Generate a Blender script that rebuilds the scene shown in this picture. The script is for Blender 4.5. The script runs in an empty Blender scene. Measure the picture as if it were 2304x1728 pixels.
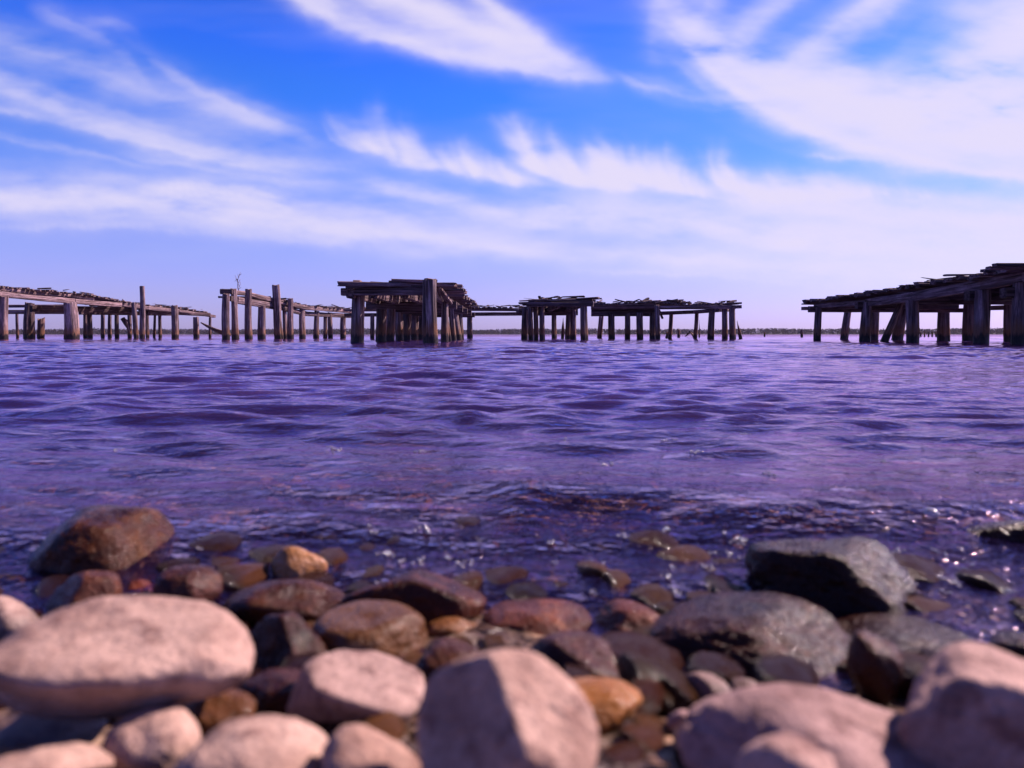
import bpy, bmesh, math, random
import numpy as np
from mathutils import Vector, Matrix

# ------------------------------------------------------------------ camera
FPX, CX, HY, CAMH = 1700.0, 1152.0, 752.0, 0.20      # focal length / horizon in photo pixels, eye height (m)
scene = bpy.context.scene
cam = bpy.data.cameras.new('camera'); camo = bpy.data.objects.new('camera', cam)
scene.collection.objects.link(camo)
camo.location = (0, 0, CAMH); camo.rotation_euler = (math.radians(90), 0, 0)
cam.sensor_width = 36; cam.lens = FPX / 2304 * 36
cam.shift_y = -(864 - HY) / 2304
cam.clip_start = 0.02; cam.clip_end = 20000
cam.dof.use_dof = True; cam.dof.focus_distance = 15; cam.dof.aperture_fstop = 7.2
scene.camera = camo
scene.view_settings.view_transform = 'Standard'; scene.view_settings.look = 'None'
scene.view_settings.exposure = 0.95; scene.view_settings.gamma = 1.0
scene.cycles.max_bounces = 8; scene.cycles.transparent_max_bounces = 12
scene.cycles.sample_clamp_indirect = 6.0
scene.cycles.use_denoising = True

# ------------------------------------------------------------------ sun and sky
SUN_AZ, SUN_EL = math.radians(64), math.radians(38)    # azimuth clockwise from +Y (view direction)
to_sun = Vector((math.sin(SUN_AZ)*math.cos(SUN_EL), math.cos(SUN_AZ)*math.cos(SUN_EL), math.sin(SUN_EL)))
sl = bpy.data.lights.new('sun', 'SUN'); slo = bpy.data.objects.new('sun', sl)
scene.collection.objects.link(slo)
sl.energy = 5.0; sl.angle = math.radians(0.55); sl.color = (1.0, 0.77, 0.72)
slo.rotation_euler = to_sun.to_track_quat('Z', 'Y').to_euler()
slo.location = to_sun * 50

def build_world():
    w = bpy.data.worlds.new('World'); scene.world = w; w.use_nodes = True
    nt = w.node_tree; nt.nodes.clear()
    N = nt.nodes
    def wm(op, a, b=None, clamp=False):
        n = N.new('ShaderNodeMath'); n.operation = op; n.use_clamp = clamp
        for i, v in enumerate((a, b)):
            if v is None: continue
            if isinstance(v, (int, float)): n.inputs[i].default_value = v
            else: nt.links.new(v, n.inputs[i])
        return n.outputs[0]
    tc = N.new('ShaderNodeTexCoord')
    sep = N.new('ShaderNodeSeparateXYZ'); nt.links.new(tc.outputs['Generated'], sep.inputs[0])
    x, y, z = sep.outputs
    az = wm('ARCTAN2', x, y)
    hyp = wm('SQRT', wm('ADD', wm('MULTIPLY', x, x), wm('MULTIPLY', y, y)))
    el = wm('ARCTAN2', z, hyp)
    sky = N.new('ShaderNodeTexSky'); sky.sky_type = 'NISHITA'; sky.sun_disc = False
    sky.sun_elevation = SUN_EL; sky.sun_rotation = SUN_AZ
    sky.air_density = 1.0; sky.dust_density = 0.6; sky.ozone_density = 3.0
    # the photograph's violet-blue grade of the sky; unseen upper sky darkened purple to cut fill
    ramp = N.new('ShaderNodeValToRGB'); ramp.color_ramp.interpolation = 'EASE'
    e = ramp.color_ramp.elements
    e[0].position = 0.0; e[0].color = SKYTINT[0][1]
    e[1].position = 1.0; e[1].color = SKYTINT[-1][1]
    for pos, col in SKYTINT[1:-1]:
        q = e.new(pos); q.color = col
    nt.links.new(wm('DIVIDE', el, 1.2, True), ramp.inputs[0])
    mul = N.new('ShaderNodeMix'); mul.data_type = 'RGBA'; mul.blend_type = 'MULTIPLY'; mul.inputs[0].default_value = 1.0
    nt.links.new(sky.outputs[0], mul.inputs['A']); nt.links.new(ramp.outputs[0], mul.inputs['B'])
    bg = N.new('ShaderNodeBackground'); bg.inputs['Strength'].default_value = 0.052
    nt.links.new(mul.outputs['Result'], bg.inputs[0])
    out = N.new('ShaderNodeOutputWorld'); nt.links.new(bg.outputs[0], out.inputs[0])
    w.cycles.sampling_method = 'MANUAL'; w.cycles.sample_map_resolution = 512

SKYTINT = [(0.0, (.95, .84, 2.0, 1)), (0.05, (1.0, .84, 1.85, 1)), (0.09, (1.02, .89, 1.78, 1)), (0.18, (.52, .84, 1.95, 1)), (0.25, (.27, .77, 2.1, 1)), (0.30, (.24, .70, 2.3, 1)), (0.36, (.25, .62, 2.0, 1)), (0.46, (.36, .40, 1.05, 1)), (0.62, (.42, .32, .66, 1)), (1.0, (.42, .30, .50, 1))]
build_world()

# ------------------------------------------------------------------ helpers
def W(px, py, Y):
    """point of the place seen at photo pixel (px, py) when it stands Y metres out"""
    return Vector(((px - CX) / FPX * Y, Y, CAMH + (HY - py) / FPX * Y))

RNG = np.random.RandomState(7)
_tab = RNG.rand(32, 32, 32)
def vnoise(p):
    """smooth value noise in [-1, 1] for an (n,3) array"""
    p = np.asarray(p, float); i = np.floor(p).astype(int); f = p - i; f = f*f*(3-2*f)
    r = 0
    for dx in (0, 1):
        for dy in (0, 1):
            for dz in (0, 1):
                wgt = (f[:, 0] if dx else 1-f[:, 0])*(f[:, 1] if dy else 1-f[:, 1])*(f[:, 2] if dz else 1-f[:, 2])
                r = r + wgt*_tab[(i[:, 0]+dx) % 32, (i[:, 1]+dy) % 32, (i[:, 2]+dz) % 32]
    return r*2-1

def mesh_np(name, verts, faces, smooth=True):
    me = bpy.data.meshes.new(name)
    me.from_pydata([tuple(v) for v in verts], [], faces); me.update()
    if smooth: me.polygons.foreach_set('use_smooth', [True]*len(me.polygons))
    return me

def grid_mesh(name, V):
    """V: (rows, cols, 3) array -> smooth quad sheet"""
    R, C, _ = V.shape
    me = bpy.data.meshes.new(name)
    idx = np.arange(R*C).reshape(R, C)
    q = np.stack([idx[:-1, :-1], idx[:-1, 1:], idx[1:, 1:], idx[1:, :-1]], -1).reshape(-1, 4).astype(np.int32)
    me.vertices.add(R*C); me.vertices.foreach_set('co', V.reshape(-1).astype(np.float32))
    me.loops.add(q.size); me.loops.foreach_set('vertex_index', q.reshape(-1))
    me.polygons.add(len(q)); me.polygons.foreach_set('loop_start', np.arange(0, q.size, 4, dtype=np.int32))
    me.polygons.foreach_set('use_smooth', np.ones(len(q), bool))
    me.update(calc_edges=True); me.validate(); return me

def link(name, me, mat=None, parent=None, loc=(0, 0, 0), color=None):
    o = bpy.data.objects.new(name, me); scene.collection.objects.link(o)
    o.location = loc
    if mat is not None and me is not None and not me.materials: me.materials.append(mat)
    if parent is not None: o.parent = parent
    if color: o.color = (*color, 1)
    return o

def tag(o, label=None, cat=None, group=None, kind=None):
    if label: o['label'] = label
    if cat: o['category'] = cat
    if group: o['group'] = group
    if kind: o['kind'] = kind
    return o

def thing(name, label, cat, loc=(0, 0, 0), group=None):
    o = bpy.data.objects.new(name, None); scene.collection.objects.link(o); o.location = loc
    o.empty_display_size = 0.2
    return tag(o, label, cat, group)

# ------------------------------------------------------------------ materials
class NT:
    def __init__(self, name):
        self.mat = bpy.data.materials.new(name); self.mat.use_nodes = True
        self.t = self.mat.node_tree; self.t.nodes.clear()
        self.out = self.t.nodes.new('ShaderNodeOutputMaterial')
    def n(self, typ, **kw):
        x = self.t.nodes.new(typ)
        for k, v in kw.items():
            if k.startswith('_'): setattr(x, k[1:], v)
        return x
    def set(self, sock, v):
        if isinstance(v, bpy.types.NodeSocket): self.t.links.new(v, sock)
        else: sock.default_value = v
    def math(self, op, a, b=0.0, clamp=False):
        x = self.n('ShaderNodeMath', _operation=op, _use_clamp=clamp); self.set(x.inputs[0], a); self.set(x.inputs[1], b); return x.outputs[0]
    def noise(self, vec, scale, det=4, rough=0.55, dist=0.0):
        x = self.n('ShaderNodeTexNoise'); self.set(x.inputs['Vector'], vec); x.inputs['Scale'].default_value = scale
        x.inputs['Detail'].default_value = det; x.inputs['Roughness'].default_value = rough; x.inputs['Distortion'].default_value = dist
        return x.outputs[0]
    def mapping(self, vec, scale, loc=(0, 0, 0)):
        x = self.n('ShaderNodeMapping'); self.set(x.inputs['Vector'], vec); x.inputs['Scale'].default_value = scale; x.inputs['Location'].default_value = loc
        return x.outputs[0]
    def ramp(self, fac, stops):
        x = self.n('ShaderNodeValToRGB'); e = x.color_ramp.elements
        e[0].position, e[0].color = stops[0][0], (*stops[0][1], 1)
        e[1].position, e[1].color = stops[-1][0], (*stops[-1][1], 1)
        for p, c in stops[1:-1]:
            q = e.new(p); q.color = (*c, 1)
        self.set(x.inputs[0], fac); return x.outputs[0]
    def mapr(self, v, a, b, c=0.0, d=1.0):
        x = self.n('ShaderNodeMapRange', _interpolation_type='SMOOTHSTEP')
        for s, q in zip(x.inputs, (v, a, b, c, d)): self.set(s, q)
        return x.outputs[0]
    def mix(self, fac, a, b, blend='MIX'):
        x = self.n('ShaderNodeMix', _data_type='RGBA', _blend_type=blend)
        self.set(x.inputs[0], fac); self.set(x.inputs['A'], a if not isinstance(a, tuple) else (*a, 1)[:4]); self.set(x.inputs['B'], b if not isinstance(b, tuple) else (*b, 1)[:4])
        return x.outputs['Result']
    def bump(self, h, strength, dist, normal=None):
        x = self.n('ShaderNodeBump'); x.inputs['Strength'].default_value = strength; x.inputs['Distance'].default_value = dist
        self.set(x.inputs['Height'], h)
        if normal is not None: self.set(x.inputs['Normal'], normal)
        return x.outputs[0]
    def principled(self, col, rough, normal=None, spec=0.5, coat=0.0):
        x = self.n('ShaderNodeBsdfPrincipled'); self.set(x.inputs['Base Color'], col if not isinstance(col, tuple) else (*col, 1))
        self.set(x.inputs['Roughness'], rough); x.inputs['Specular IOR Level'].default_value = spec
        if coat: x.inputs['Coat Weight'].default_value = coat; x.inputs['Coat Roughness'].default_value = 0.08
        if normal is not None: self.set(x.inputs['Normal'], normal)
        self.t.links.new(x.outputs[0], self.out.inputs['Surface']); return x

def mat_wood(name='weathered_wood', base=(0.275, 0.205, 0.222), dark=(0.014, 0.008, 0.010)):
    m = NT(name)
    tc = m.n('ShaderNodeTexCoord'); oi = m.n('ShaderNodeObjectInfo'); geo = m.n('ShaderNodeNewGeometry')
    off = m.n('ShaderNodeVectorMath', _operation='ADD'); m.set(off.inputs[0], tc.outputs['Object'])
    rc = m.n('ShaderNodeCombineXYZ'); m.set(rc.inputs[0], m.math('MULTIPLY', oi.outputs['Random'], 37.0)); m.set(rc.inputs[2], m.math('MULTIPLY', oi.outputs['Random'], 91.0))
    m.set(off.inputs[1], rc.outputs[0]); v = off.outputs[0]
    grain = m.noise(m.mapping(v, (17, 17, 0.8)), 1.0, 5, 0.66, 0.5)
    fine = m.noise(m.mapping(v, (55, 55, 2.4)), 1.0, 3, 0.6)
    blot = m.noise(v, 2.6, 4, 0.6)
    col = m.ramp(grain, [(0.36, dark), (0.46, tuple(0.40*b for b in base)), (0.56, base), (0.70, tuple(min(1, 1.7*b) for b in base))])
    col = m.mix(m.mapr(blot, 0.42, 0.68, 0, 0.55), col, (0.105, 0.062, 0.060))
    col = m.mix(m.mapr(fine, 0.40, 0.62, 0.30, 0.0), col, (0.04, 0.025, 0.025))
    col = m.mix(1.0, col, oi.outputs['Color'], 'MULTIPLY')  # object tint also carries sunlit and under-deck tone
    # waterline stains: black wet foot, rusty band above it
    sp = m.n('ShaderNodeSeparateXYZ'); m.set(sp.inputs[0], geo.outputs['Position'])
    wob = m.noise(m.mapping(v, (14, 14, 2.5)), 1.0, 3, 0.6)
    zz = m.math('ADD', sp.outputs[2], m.math('MULTIPLY', m.math('SUBTRACT', wob, 0.5), 0.34))
    col = m.mix(m.mapr(zz, 0.58, 0.26, 0, 0.72), col, (0.17, 0.075, 0.035))
    col = m.mix(m.mapr(zz, 0.25, 0.13, 0, 0.97), col, (0.012, 0.008, 0.007))
    rough = m.mapr(zz, 0.10, 0.26, 0.45, 0.88)
    h = m.math('ADD', m.math('MULTIPLY', grain, 1.0), m.math('MULTIPLY', fine, 0.35))
    nrm = m.bump(h, 1.0, 0.05)
    m.principled(col, rough, nrm, 0.25)
    return m.mat

def mat_stone(name, lo, hi, spot, rough, wet=0.0, bumpd=0.0012, waterline=True, sscale=60):
    m = NT(name)
    tc = m.n('ShaderNodeTexCoord'); oi = m.n('ShaderNodeObjectInfo'); geo = m.n('ShaderNodeNewGeometry')
    off = m.n('ShaderNodeVectorMath', _operation='ADD'); m.set(off.inputs[0], tc.outputs['Object'])
    rc = m.n('ShaderNodeCombineXYZ'); m.set(rc.inputs[0], m.math('MULTIPLY', oi.outputs['Random'], 17.0)); m.set(rc.inputs[1], m.math('MULTIPLY', oi.outputs['Random'], 53.0))
    m.set(off.inputs[1], rc.outputs[0]); v = off.outputs[0]
    big = m.noise(v, 24, 5, 0.68, 0.4); mid = m.noise(v, sscale, 5, 0.66); fin = m.noise(v, 420, 4, 0.65)
    col = m.ramp(big, [(0.28, lo), (0.62, hi)])
    col = m.mix(m.mapr(mid, 0.50, 0.66, 0, 0.85), col, spot)
    col = m.mix(m.mapr(fin, 0.35, 0.60, 0.30, 0.0), col, tuple(0.35*c for c in lo))
    col = m.mix(1.0, col, oi.outputs['Color'], 'MULTIPLY')
    h = m.math('ADD', m.math('MULTIPLY', mid, 1.0), m.math('MULTIPLY', fin, 0.30))
    nrm = m.bump(h, 1.0, bumpd)
    if wet:
        pore = m.noise(v, 230, 3, 0.7)
        r = m.mapr(pore, 0.35, 0.65, 0.14, 0.34)
        p = m.principled(m.mix(1.0, col, (.70, .66, .62), 'MULTIPLY'), r, m.bump(m.math('ADD', h, m.math('MULTIPLY', pore, 0.8)), 1.0, bumpd*2.2), 0.10)
        p.inputs['Coat Weight'].default_value = 0.30; p.inputs['Coat IOR'].default_value = 1.33; p.inputs['Coat Roughness'].default_value = 0.07
        m.set(p.inputs['Coat Normal'], m.bump(m.math('ADD', mid, m.math('MULTIPLY', pore, 0.25)), 1.0, bumpd*2.4))
    else:
        # damp foot of stones that stand in the wash
        sp = m.n('ShaderNodeSeparateXYZ'); m.set(sp.inputs[0], geo.outputs['Position'])
        zz = m.math('ADD', sp.outputs[2], m.math('MULTIPLY', m.math('SUBTRACT', mid, 0.5), 0.02))
        damp = m.mapr(zz, 0.030, 0.008)
        col = m.mix(m.math('MULTIPLY', damp, 0.72), col, tuple(0.22*c for c in hi))
        m.principled(col, m.mapr(damp, 0, 1, rough, 0.3), nrm, 0.3)
    return m.mat

M_WOOD = mat_wood()
M_DRY = mat_stone('dry_pale_stone', (0.22, 0.138, 0.112), (0.49, 0.360, 0.295), (0.185, 0.108, 0.090), 0.85, bumpd=0.0034)
M_WET = mat_stone('wet_brown_stone', (0.018, 0.0065, 0.0045), (0.066, 0.0255, 0.0145), (0.105, 0.044, 0.016), 0.2, wet=1.0, bumpd=0.0016)
M_AMBER = mat_stone('wet_amber_stone', (0.22, 0.09, 0.025), (0.42, 0.21, 0.08), (0.50, 0.31, 0.19), 0.3, wet=1.0)

def mat_bed():
    m = NT('lake_bed_gravel')
    geo = m.n('ShaderNodeNewGeometry'); v = geo.outputs['Position']
    vo = m.n('ShaderNodeTexVoronoi'); m.set(vo.inputs['Vector'], v); vo.inputs['Scale'].default_value = 55
    vo2 = m.n('ShaderNodeTexVoronoi'); m.set(vo2.inputs['Vector'], v); vo2.inputs['Scale'].default_value = 130
    big = m.noise(v, 5, 5, 0.6)
    sepc = m.n('ShaderNodeSeparateColor'); m.set(sepc.inputs[0], vo.outputs['Color'])
    col = m.ramp(sepc.outputs[0], [(0.0, (0.07, 0.035, 0.025)), (0.45, (0.26, 0.135, 0.075)), (0.8, (0.44, 0.25, 0.14)), (1.0, (0.58, 0.42, 0.30))])
    col = m.mix(m.mapr(vo.outputs['Distance'], 0.25, 0.6, 0, 0.8), col, (0.025, 0.014, 0.012))
    col = m.mix(m.mapr(big, 0.4, 0.65, 0, 0.6), col, (0.05, 0.03, 0.02))
    h = m.math('SUBTRACT', 1.0, m.math('ADD', vo.outputs['Distance'], m.math('MULTIPLY', vo2.outputs['Distance'], 0.4)))
    m.principled(col, 0.5, m.bump(h, 1.0, 0.008), 0.4)
    return m.mat

def mat_water():
    m = NT('lake_water')
    geo = m.n('ShaderNodeNewGeometry'); v = geo.outputs['Position']
    r1 = m.noise(m.mapping(v, (9, 16, 9)), 1.0, 4, 0.6, 0.3)
    r2 = m.noise(m.mapping(v, (34, 60, 34)), 1.0, 3, 0.6)
    sp = m.n('ShaderNodeSeparateXYZ'); m.set(sp.inputs[0], v)
    lee = m.mapr(sp.outputs[1], 1.0, 9.0, 1.0, 0.22)             # capillary ripples are strongest in the shallows
    bn = m.n('ShaderNodeBump'); bn.inputs['Distance'].default_value = 0.020; m.set(bn.inputs['Height'], r1); m.set(bn.inputs['Strength'], m.math('MULTIPLY', lee, 0.52)); n1 = bn.outputs[0]
    bn2 = m.n('ShaderNodeBump'); bn2.inputs['Distance'].default_value = 0.008; m.set(bn2.inputs['Height'], r2); m.set(bn2.inputs['Strength'], m.math('ADD', m.math('MULTIPLY', lee, 0.28), m.mapr(sp.outputs[1], 1.15, .62, 0.0, 0.65))); m.set(bn2.inputs['Normal'], n1); n2 = bn2.outputs[0]
    fr = m.n('ShaderNodeFresnel'); fr.inputs['IOR'].default_value = 1.38; m.set(fr.inputs['Normal'], n2)
    gl = m.n('ShaderNodeBsdfGlossy'); gl.inputs['Color'].default_value = (1.0, 0.75, 1.0, 1); gl.inputs['Roughness'].default_value = 0.045; m.set(gl.inputs['Normal'], n2)
    tr = m.n('ShaderNodeBsdfTransparent'); tr.inputs['Color'].default_value = (0.95, 0.86, 0.86, 1)
    df = m.n('ShaderNodeBsdfDiffuse'); df.inputs['Color'].default_value = WATERBODY
    body = m.n('ShaderNodeMixShader'); m.set(body.inputs[0], m.mapr(sp.outputs[1], 0.65, 3.0, 0.04, WATERTURB)); m.t.links.new(tr.outputs[0], body.inputs[1]); m.t.links.new(df.outputs[0], body.inputs[2])
    mx = m.n('ShaderNodeMixShader'); m.set(mx.inputs[0], fr.outputs[0]); m.t.links.new(body.outputs[0], mx.inputs[1]); m.t.links.new(gl.outputs[0], mx.inputs[2])
    m.t.links.new(mx.outputs[0], m.out.inputs['Surface'])
    ab = m.n('ShaderNodeVolumeAbsorption'); ab.inputs['Color'].default_value = (0.60, 0.42, 0.55, 1); ab.inputs['Density'].default_value = 1.0
    m.t.links.new(ab.outputs[0], m.out.inputs['Volume'])
    return m.mat
WATERBODY = (0.092, 0.056, 0.285, 1); WATERTURB = 0.38

# ------------------------------------------------------------------ cirrus layer
CLOUD_GAIN = 34.0
def build_clouds():
    """cirrus: thousands of ice-fibre streaks laid on a dome patch 8 km out; the patch carries their density"""
    rs = np.random.RandomState(4)
    X0, X1, Y0, Y1, ST = -560, 2860, -760, 752, 2.0
    W_, H_ = int((X1-X0)/ST)+1, int((Y1-Y0)/ST)+1
    acc = np.zeros((H_, W_))
    def poly(P, u):
        P = np.array(P, float); d = np.r_[0, np.cumsum(np.linalg.norm(np.diff(P, axis=0), axis=1))]; d /= d[-1]
        return np.stack([np.interp(u, d, P[:, 0]), np.interp(u, d, P[:, 1])], -1)
    def smooth(P):
        P = np.array(P, float)
        for _ in range(3):
            Q = np.empty((len(P)*2-2, 2)); Q[0::2] = .75*P[:-1]+.25*P[1:]; Q[1::2] = .25*P[:-1]+.75*P[1:]; P = np.vstack([P[:1], Q, P[-1:]])
        return P
    def splat(buf, p, w):
        i = np.round((p[..., 1]-Y0)/ST).astype(int).ravel(); j = np.round((p[..., 0]-X0)/ST).astype(int).ravel(); w = w.ravel()
        ok = (i >= 0) & (i < H_) & (j >= 0) & (j < W_); np.add.at(buf, (i[ok], j[ok]), w[ok])
    def blur(buf, sig):
        fy = np.fft.fftfreq(buf.shape[0])[:, None]; fx = np.fft.rfftfreq(buf.shape[1])[None]
        return np.fft.irfft2(np.fft.rfft2(buf)*np.exp(-2*(math.pi*sig)**2*(fx*fx+fy*fy)), s=buf.shape)
    def fbm(sx, sy, seed):
        gx, gy = np.meshgrid(np.arange(W_)*ST, np.arange(H_)*ST); out = 0; amp = 1
        for o in range(4):
            out = out+amp*vnoise(np.stack([gx.ravel()/sx*2**o+seed*3.1, gy.ravel()/sy*2**o+seed*7.7, np.full(gx.size, seed+o*1.7)], 1)).reshape(gx.shape); amp *= .55
        return out
    def finish(buf, s1, s2, k, mixs=.45):
        return k*((1-mixs)*blur(buf, s1)+mixs*blur(buf, s2))
    def bundle(P, wu, wd, n, k, dens=1.0, s1=1.4, s2=7, wander=.5):
        """long fibres running along a line"""
        nonlocal acc
        P = smooth(P); L = np.linalg.norm(np.diff(P, axis=0), axis=1).sum(); m = int(L/2.2); buf = np.zeros((H_, W_))
        u = np.linspace(0, 1, m)[None]
        c = rs.rand(n, 1)*1.1-.05; ln = rs.uniform(.15, .55, (n, 1)); q = (u-c)/ln
        wgt = np.clip(1-q*q, 0, 1)**1.5*np.clip(u*5, 0, 1)*np.clip((1-u)*3.5, 0, 1)*rs.rand(n, 1)**2
        g = rs.normal(size=(n, 1))*.45; off = np.where(g > 0, -g*wu, -g*wd)
        off = off*(1+wander*np.sin(q*1.6+rs.rand(n, 1)*6.3))*(.55+.45*np.sin(math.pi*np.clip(u*.9+.1, 0, 1)))
        pp = poly(P, u[0]); t = np.gradient(pp, axis=0); t /= np.linalg.norm(t, axis=1)[:, None]; nn = np.stack([-t[:, 1], t[:, 0]], -1)
        splat(buf, pp[None]+off[..., None]*nn[None], wgt)
        acc += finish(buf, s1, s2, k*6.0/n*(wu+wd)/60)*dens
    def hairs(S, T, n, k, curl=.55, jit=12, fall=1.4, s1=1.3, s2=8, start=.0, mixs=.45, w0=None):
        """fibres combed from a sharp lower edge S up to ragged tips T"""
        nonlocal acc
        S, T = smooth(S), np.array(T, float); buf = np.zeros((H_, W_)); u = rs.rand(n)
        # clumps: hairs gather in tufts
        u = np.clip(u+.018*np.sin(u*60+1)+.01*np.sin(u*131), 0, 1)
        a = poly(S, u)+rs.normal(size=(n, 2))*jit*.35; b = poly(T, np.clip(u+rs.normal(size=n)*.03, 0, 1))+rs.normal(size=(n, 2))*jit
        q = rs.rand()*30; ln = lambda f, o: vnoise(np.stack([u*f+q, np.full(n, o+q), np.full(n, o*.7)], 1))
        ll = ((.30+.70*rs.rand(n)**.7)*np.clip(.95+.55*ln(9, 1.)+.35*ln(23, 4.), .3, 1.5))[:, None]; b = a+(b-a)*ll
        b[:, 0] += 46*ln(7, 8.)*ll[:, 0]+18*ln(19, 11.)*ll[:, 0]
        t = poly(S, np.clip(u+.02, 0, 1))-poly(S, np.clip(u-.02, 0, 1)); t /= np.linalg.norm(t, axis=1)[:, None]+1e-6
        d = np.linalg.norm(b-a, axis=1)[:, None]; c = a-t*d*curl
        v = np.linspace(0, 1, 150)[None, :, None]
        p = (1-v)**2*a[:, None]+2*v*(1-v)*c[:, None]+v*v*b[:, None]
        wgt = (1-v[..., 0])**fall*np.clip(v[..., 0]*5+start, 0, 1)*np.clip(1+.8*ln(13, 15.)+.5*ln(31, 18.), .1, 2)[:, None]*np.clip(d/120, .3, 3)*(rs.rand(n)**1.6)[:, None]*np.clip(np.minimum(u, 1-u)*9, 0.05, 1)[:, None]
        splat(buf, p, wgt)
        acc += finish(buf, s1, s2, k*900/n*.012, mixs)
    # left band
    bundle([(-300, 90), (0, 190), (200, 255), (400, 320), (600, 362), (860, 385)], 54, 38, 700, .62, s1=2.2, s2=13)
    bundle([(-300, 20), (-50, 75), (110, 125), (260, 175), (450, 240), (650, 305), (800, 345)], 48, 46, 500, .36, s1=2.2, s2=13)
    bundle([(-200, 215), (0, 240), (180, 278), (400, 335), (560, 372), (720, 400)], 16, 10, 120, .45)
    bundle([(300, 100), (360, 150), (470, 225), (560, 265), (740, 320)], 18, 18, 160, .42, s1=2, s2=9)
    bundle([(60, 10), (150, 40), (230, 85), (300, 150), (340, 200)], 28, 28, 200, .26, s1=2.2, s2=11)
    bundle([(180, 40), (240, 45), (290, 62), (320, 90)], 20, 20, 120, .14, s1=2.2, s2=10)
    bundle([(-200, 285), (60, 318), (200, 345), (380, 375)], 10, 12, 90, .34)
    bundle([(250, 335), (420, 365), (600, 398), (800, 420)], 16, 14, 120, .34)
    # low band
    bundle([(-300, 405), (0, 437), (200, 455), (420, 468), (640, 488), (900, 522), (1200, 570), (1420, 590)], 64, 42, 760, 1.35, s1=3, s2=13)
    bundle([(300, 430), (440, 432), (560, 445), (720, 490)], 40, 30, 260, .8)
    bundle([(-200, 500), (100, 505), (400, 515), (800, 545), (1150, 590)], 12, 10, 140, .32)
    bundle([(780, 415), (900, 428), (1020, 455), (1160, 490), (1300, 530)], 32, 28, 300, .95, s1=3, s2=11)
    bundle([(1060, 490), (1240, 478), (1420, 486), (1600, 510), (1800, 548), (2050, 590)], 62, 56, 700, 1.3, s1=3, s2=14)
    bundle([(1560, 440), (1760, 455), (1980, 480), (2200, 490), (2600, 500)], 60, 60, 600, 1.1, s1=3, s2=14)
    bundle([(1700, 520), (1900, 545), (2150, 560), (2600, 560)], 80, 80, 600, 1.2, s1=3, s2=16)
    bundle([(1180, 545), (1420, 570), (1700, 600), (2100, 625), (2700, 640)], 34, 34, 340, .8, s1=3, s2=14)
    bundle([(1250, 606), (1500, 612), (1700, 628), (2000, 640)], 14, 10, 120, .3)
    hairs([(1640, 455), (1800, 450), (1960, 440), (2100, 440)], [(1600, 400), (1760, 385), (1900, 370), (2060, 400)], 260, .5, .2)
    # centre flames
    hairs([(800, 332), (900, 360), (1010, 385), (1110, 400), (1230, 414)], [(714, 222), (742, 262), (790, 262), (842, 206), (858, 268), (905, 258), (985, 268), (1050, 300), (1100, 345), (1180, 398)], 1000, .72, .35, 9, .2, s1=2.4, s2=9)
    bundle([(724, 272), (750, 310), (800, 340), (900, 366), (1050, 393), (1250, 420)], 13, 6, 160, .55)
    hairs([(1205, 372), (1260, 395), (1340, 412), (1440, 428)], [(1100, 262), (1150, 278), (1180, 268), (1240, 250), (1258, 300), (1310, 300), (1350, 385)], 800, .85, .35, 9, .2, s1=2.4, s2=9)
    bundle([(1140, 345), (1205, 382), (1310, 412), (1450, 432)], 12, 6, 120, .5)
    hairs([(1395, 396), (1450, 412), (1540, 428), (1620, 440)], [(1316, 340), (1380, 330), (1428, 286), (1446, 325), (1490, 345), (1570, 410)], 600, .66, .35, 9, .2, s1=2.4, s2=9)
    hairs([(1630, 412), (1680, 428), (1760, 442)], [(1556, 335), (1612, 316), (1640, 352), (1720, 425)], 400, .5, .35, 9, .2, s1=2.4, s2=9)
    hairs([(1760, 440), (1850, 446), (1990, 450)], [(1690, 390), (1800, 372), (1920, 400)], 300, .5, .35, 9, .15, s1=2.4, s2=9)
    bundle([(1280, 395), (1450, 420), (1620, 440), (1760, 455)], 12, 10, 120, .4)
    bundle([(1040, 385), (1150, 398), (1280, 420)], 8, 8, 80, .3)
    # big cloud on the right
    bundle([(1480, 40), (1560, 120), (1640, 190), (1740, 258), (1860, 306), (1990, 346), (2150, 380), (2304, 402), (2600, 430)], 70, 16, 700, 1.25, s1=2.6, s2=10)
    bundle([(1440, -60), (1540, 60), (1660, 150), (1800, 215), (1980, 270), (2180, 310), (2400, 330), (2650, 330)], 80, 80, 900, 1.3, s1=3, s2=16)
    bundle([(1700, 230), (1830, 190), (2000, 220), (2200, 260), (2600, 260)], 70, 70, 700, 1.2, s1=3, s2=16)
    bundle([(1640, 215), (1710, 190), (1770, 150), (1860, 85), (1990, 0), (2150, -110)], 46, 60, 500, .85, s1=4, s2=16)
    bundle([(1600, 190), (1640, 130), (1690, 60), (1790, -40), (1880, -120)], 50, 40, 400, .6, s1=4, s2=14)
    bundle([(1540, 160), (1560, 90), (1600, 10), (1660, -90)], 40, 40, 300, .4, s1=4, s2=14)
    bundle([(1490, 170), (1470, 90), (1480, 20), (1510, -90)], 30, 40, 240, .28, s1=4, s2=14)
    bundle([(1960, 300), (2090, 240), (2220, 150), (2340, 60), (2560, -80)], 120, 100, 800, 1.6, s1=5, s2=20)
    bundle([(2060, -10), (2180, 15), (2320, 60), (2600, 60)], 60, 60, 400, .5, s1=6, s2=22)
    bundle([(2150, 330), (2300, 250), (2420, 200), (2600, 160)], 120, 120, 600, 1.5, s1=5, s2=20)
    bundle([(1790, 350), (1860, 354), (1960, 362), (2120, 385)], 18, 8, 120, .6)
    bundle([(1360, 150), (1450, 195), (1560, 215), (1660, 232), (1760, 268)], 16, 18, 200, .32)
    # top centre
    bundle([(480, -130), (620, -40), (720, 20), (840, 66), (1000, 108), (1160, 142), (1300, 166), (1390, 176)], 40, 22, 620, 1.25, s1=2.6, s2=9)
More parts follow.
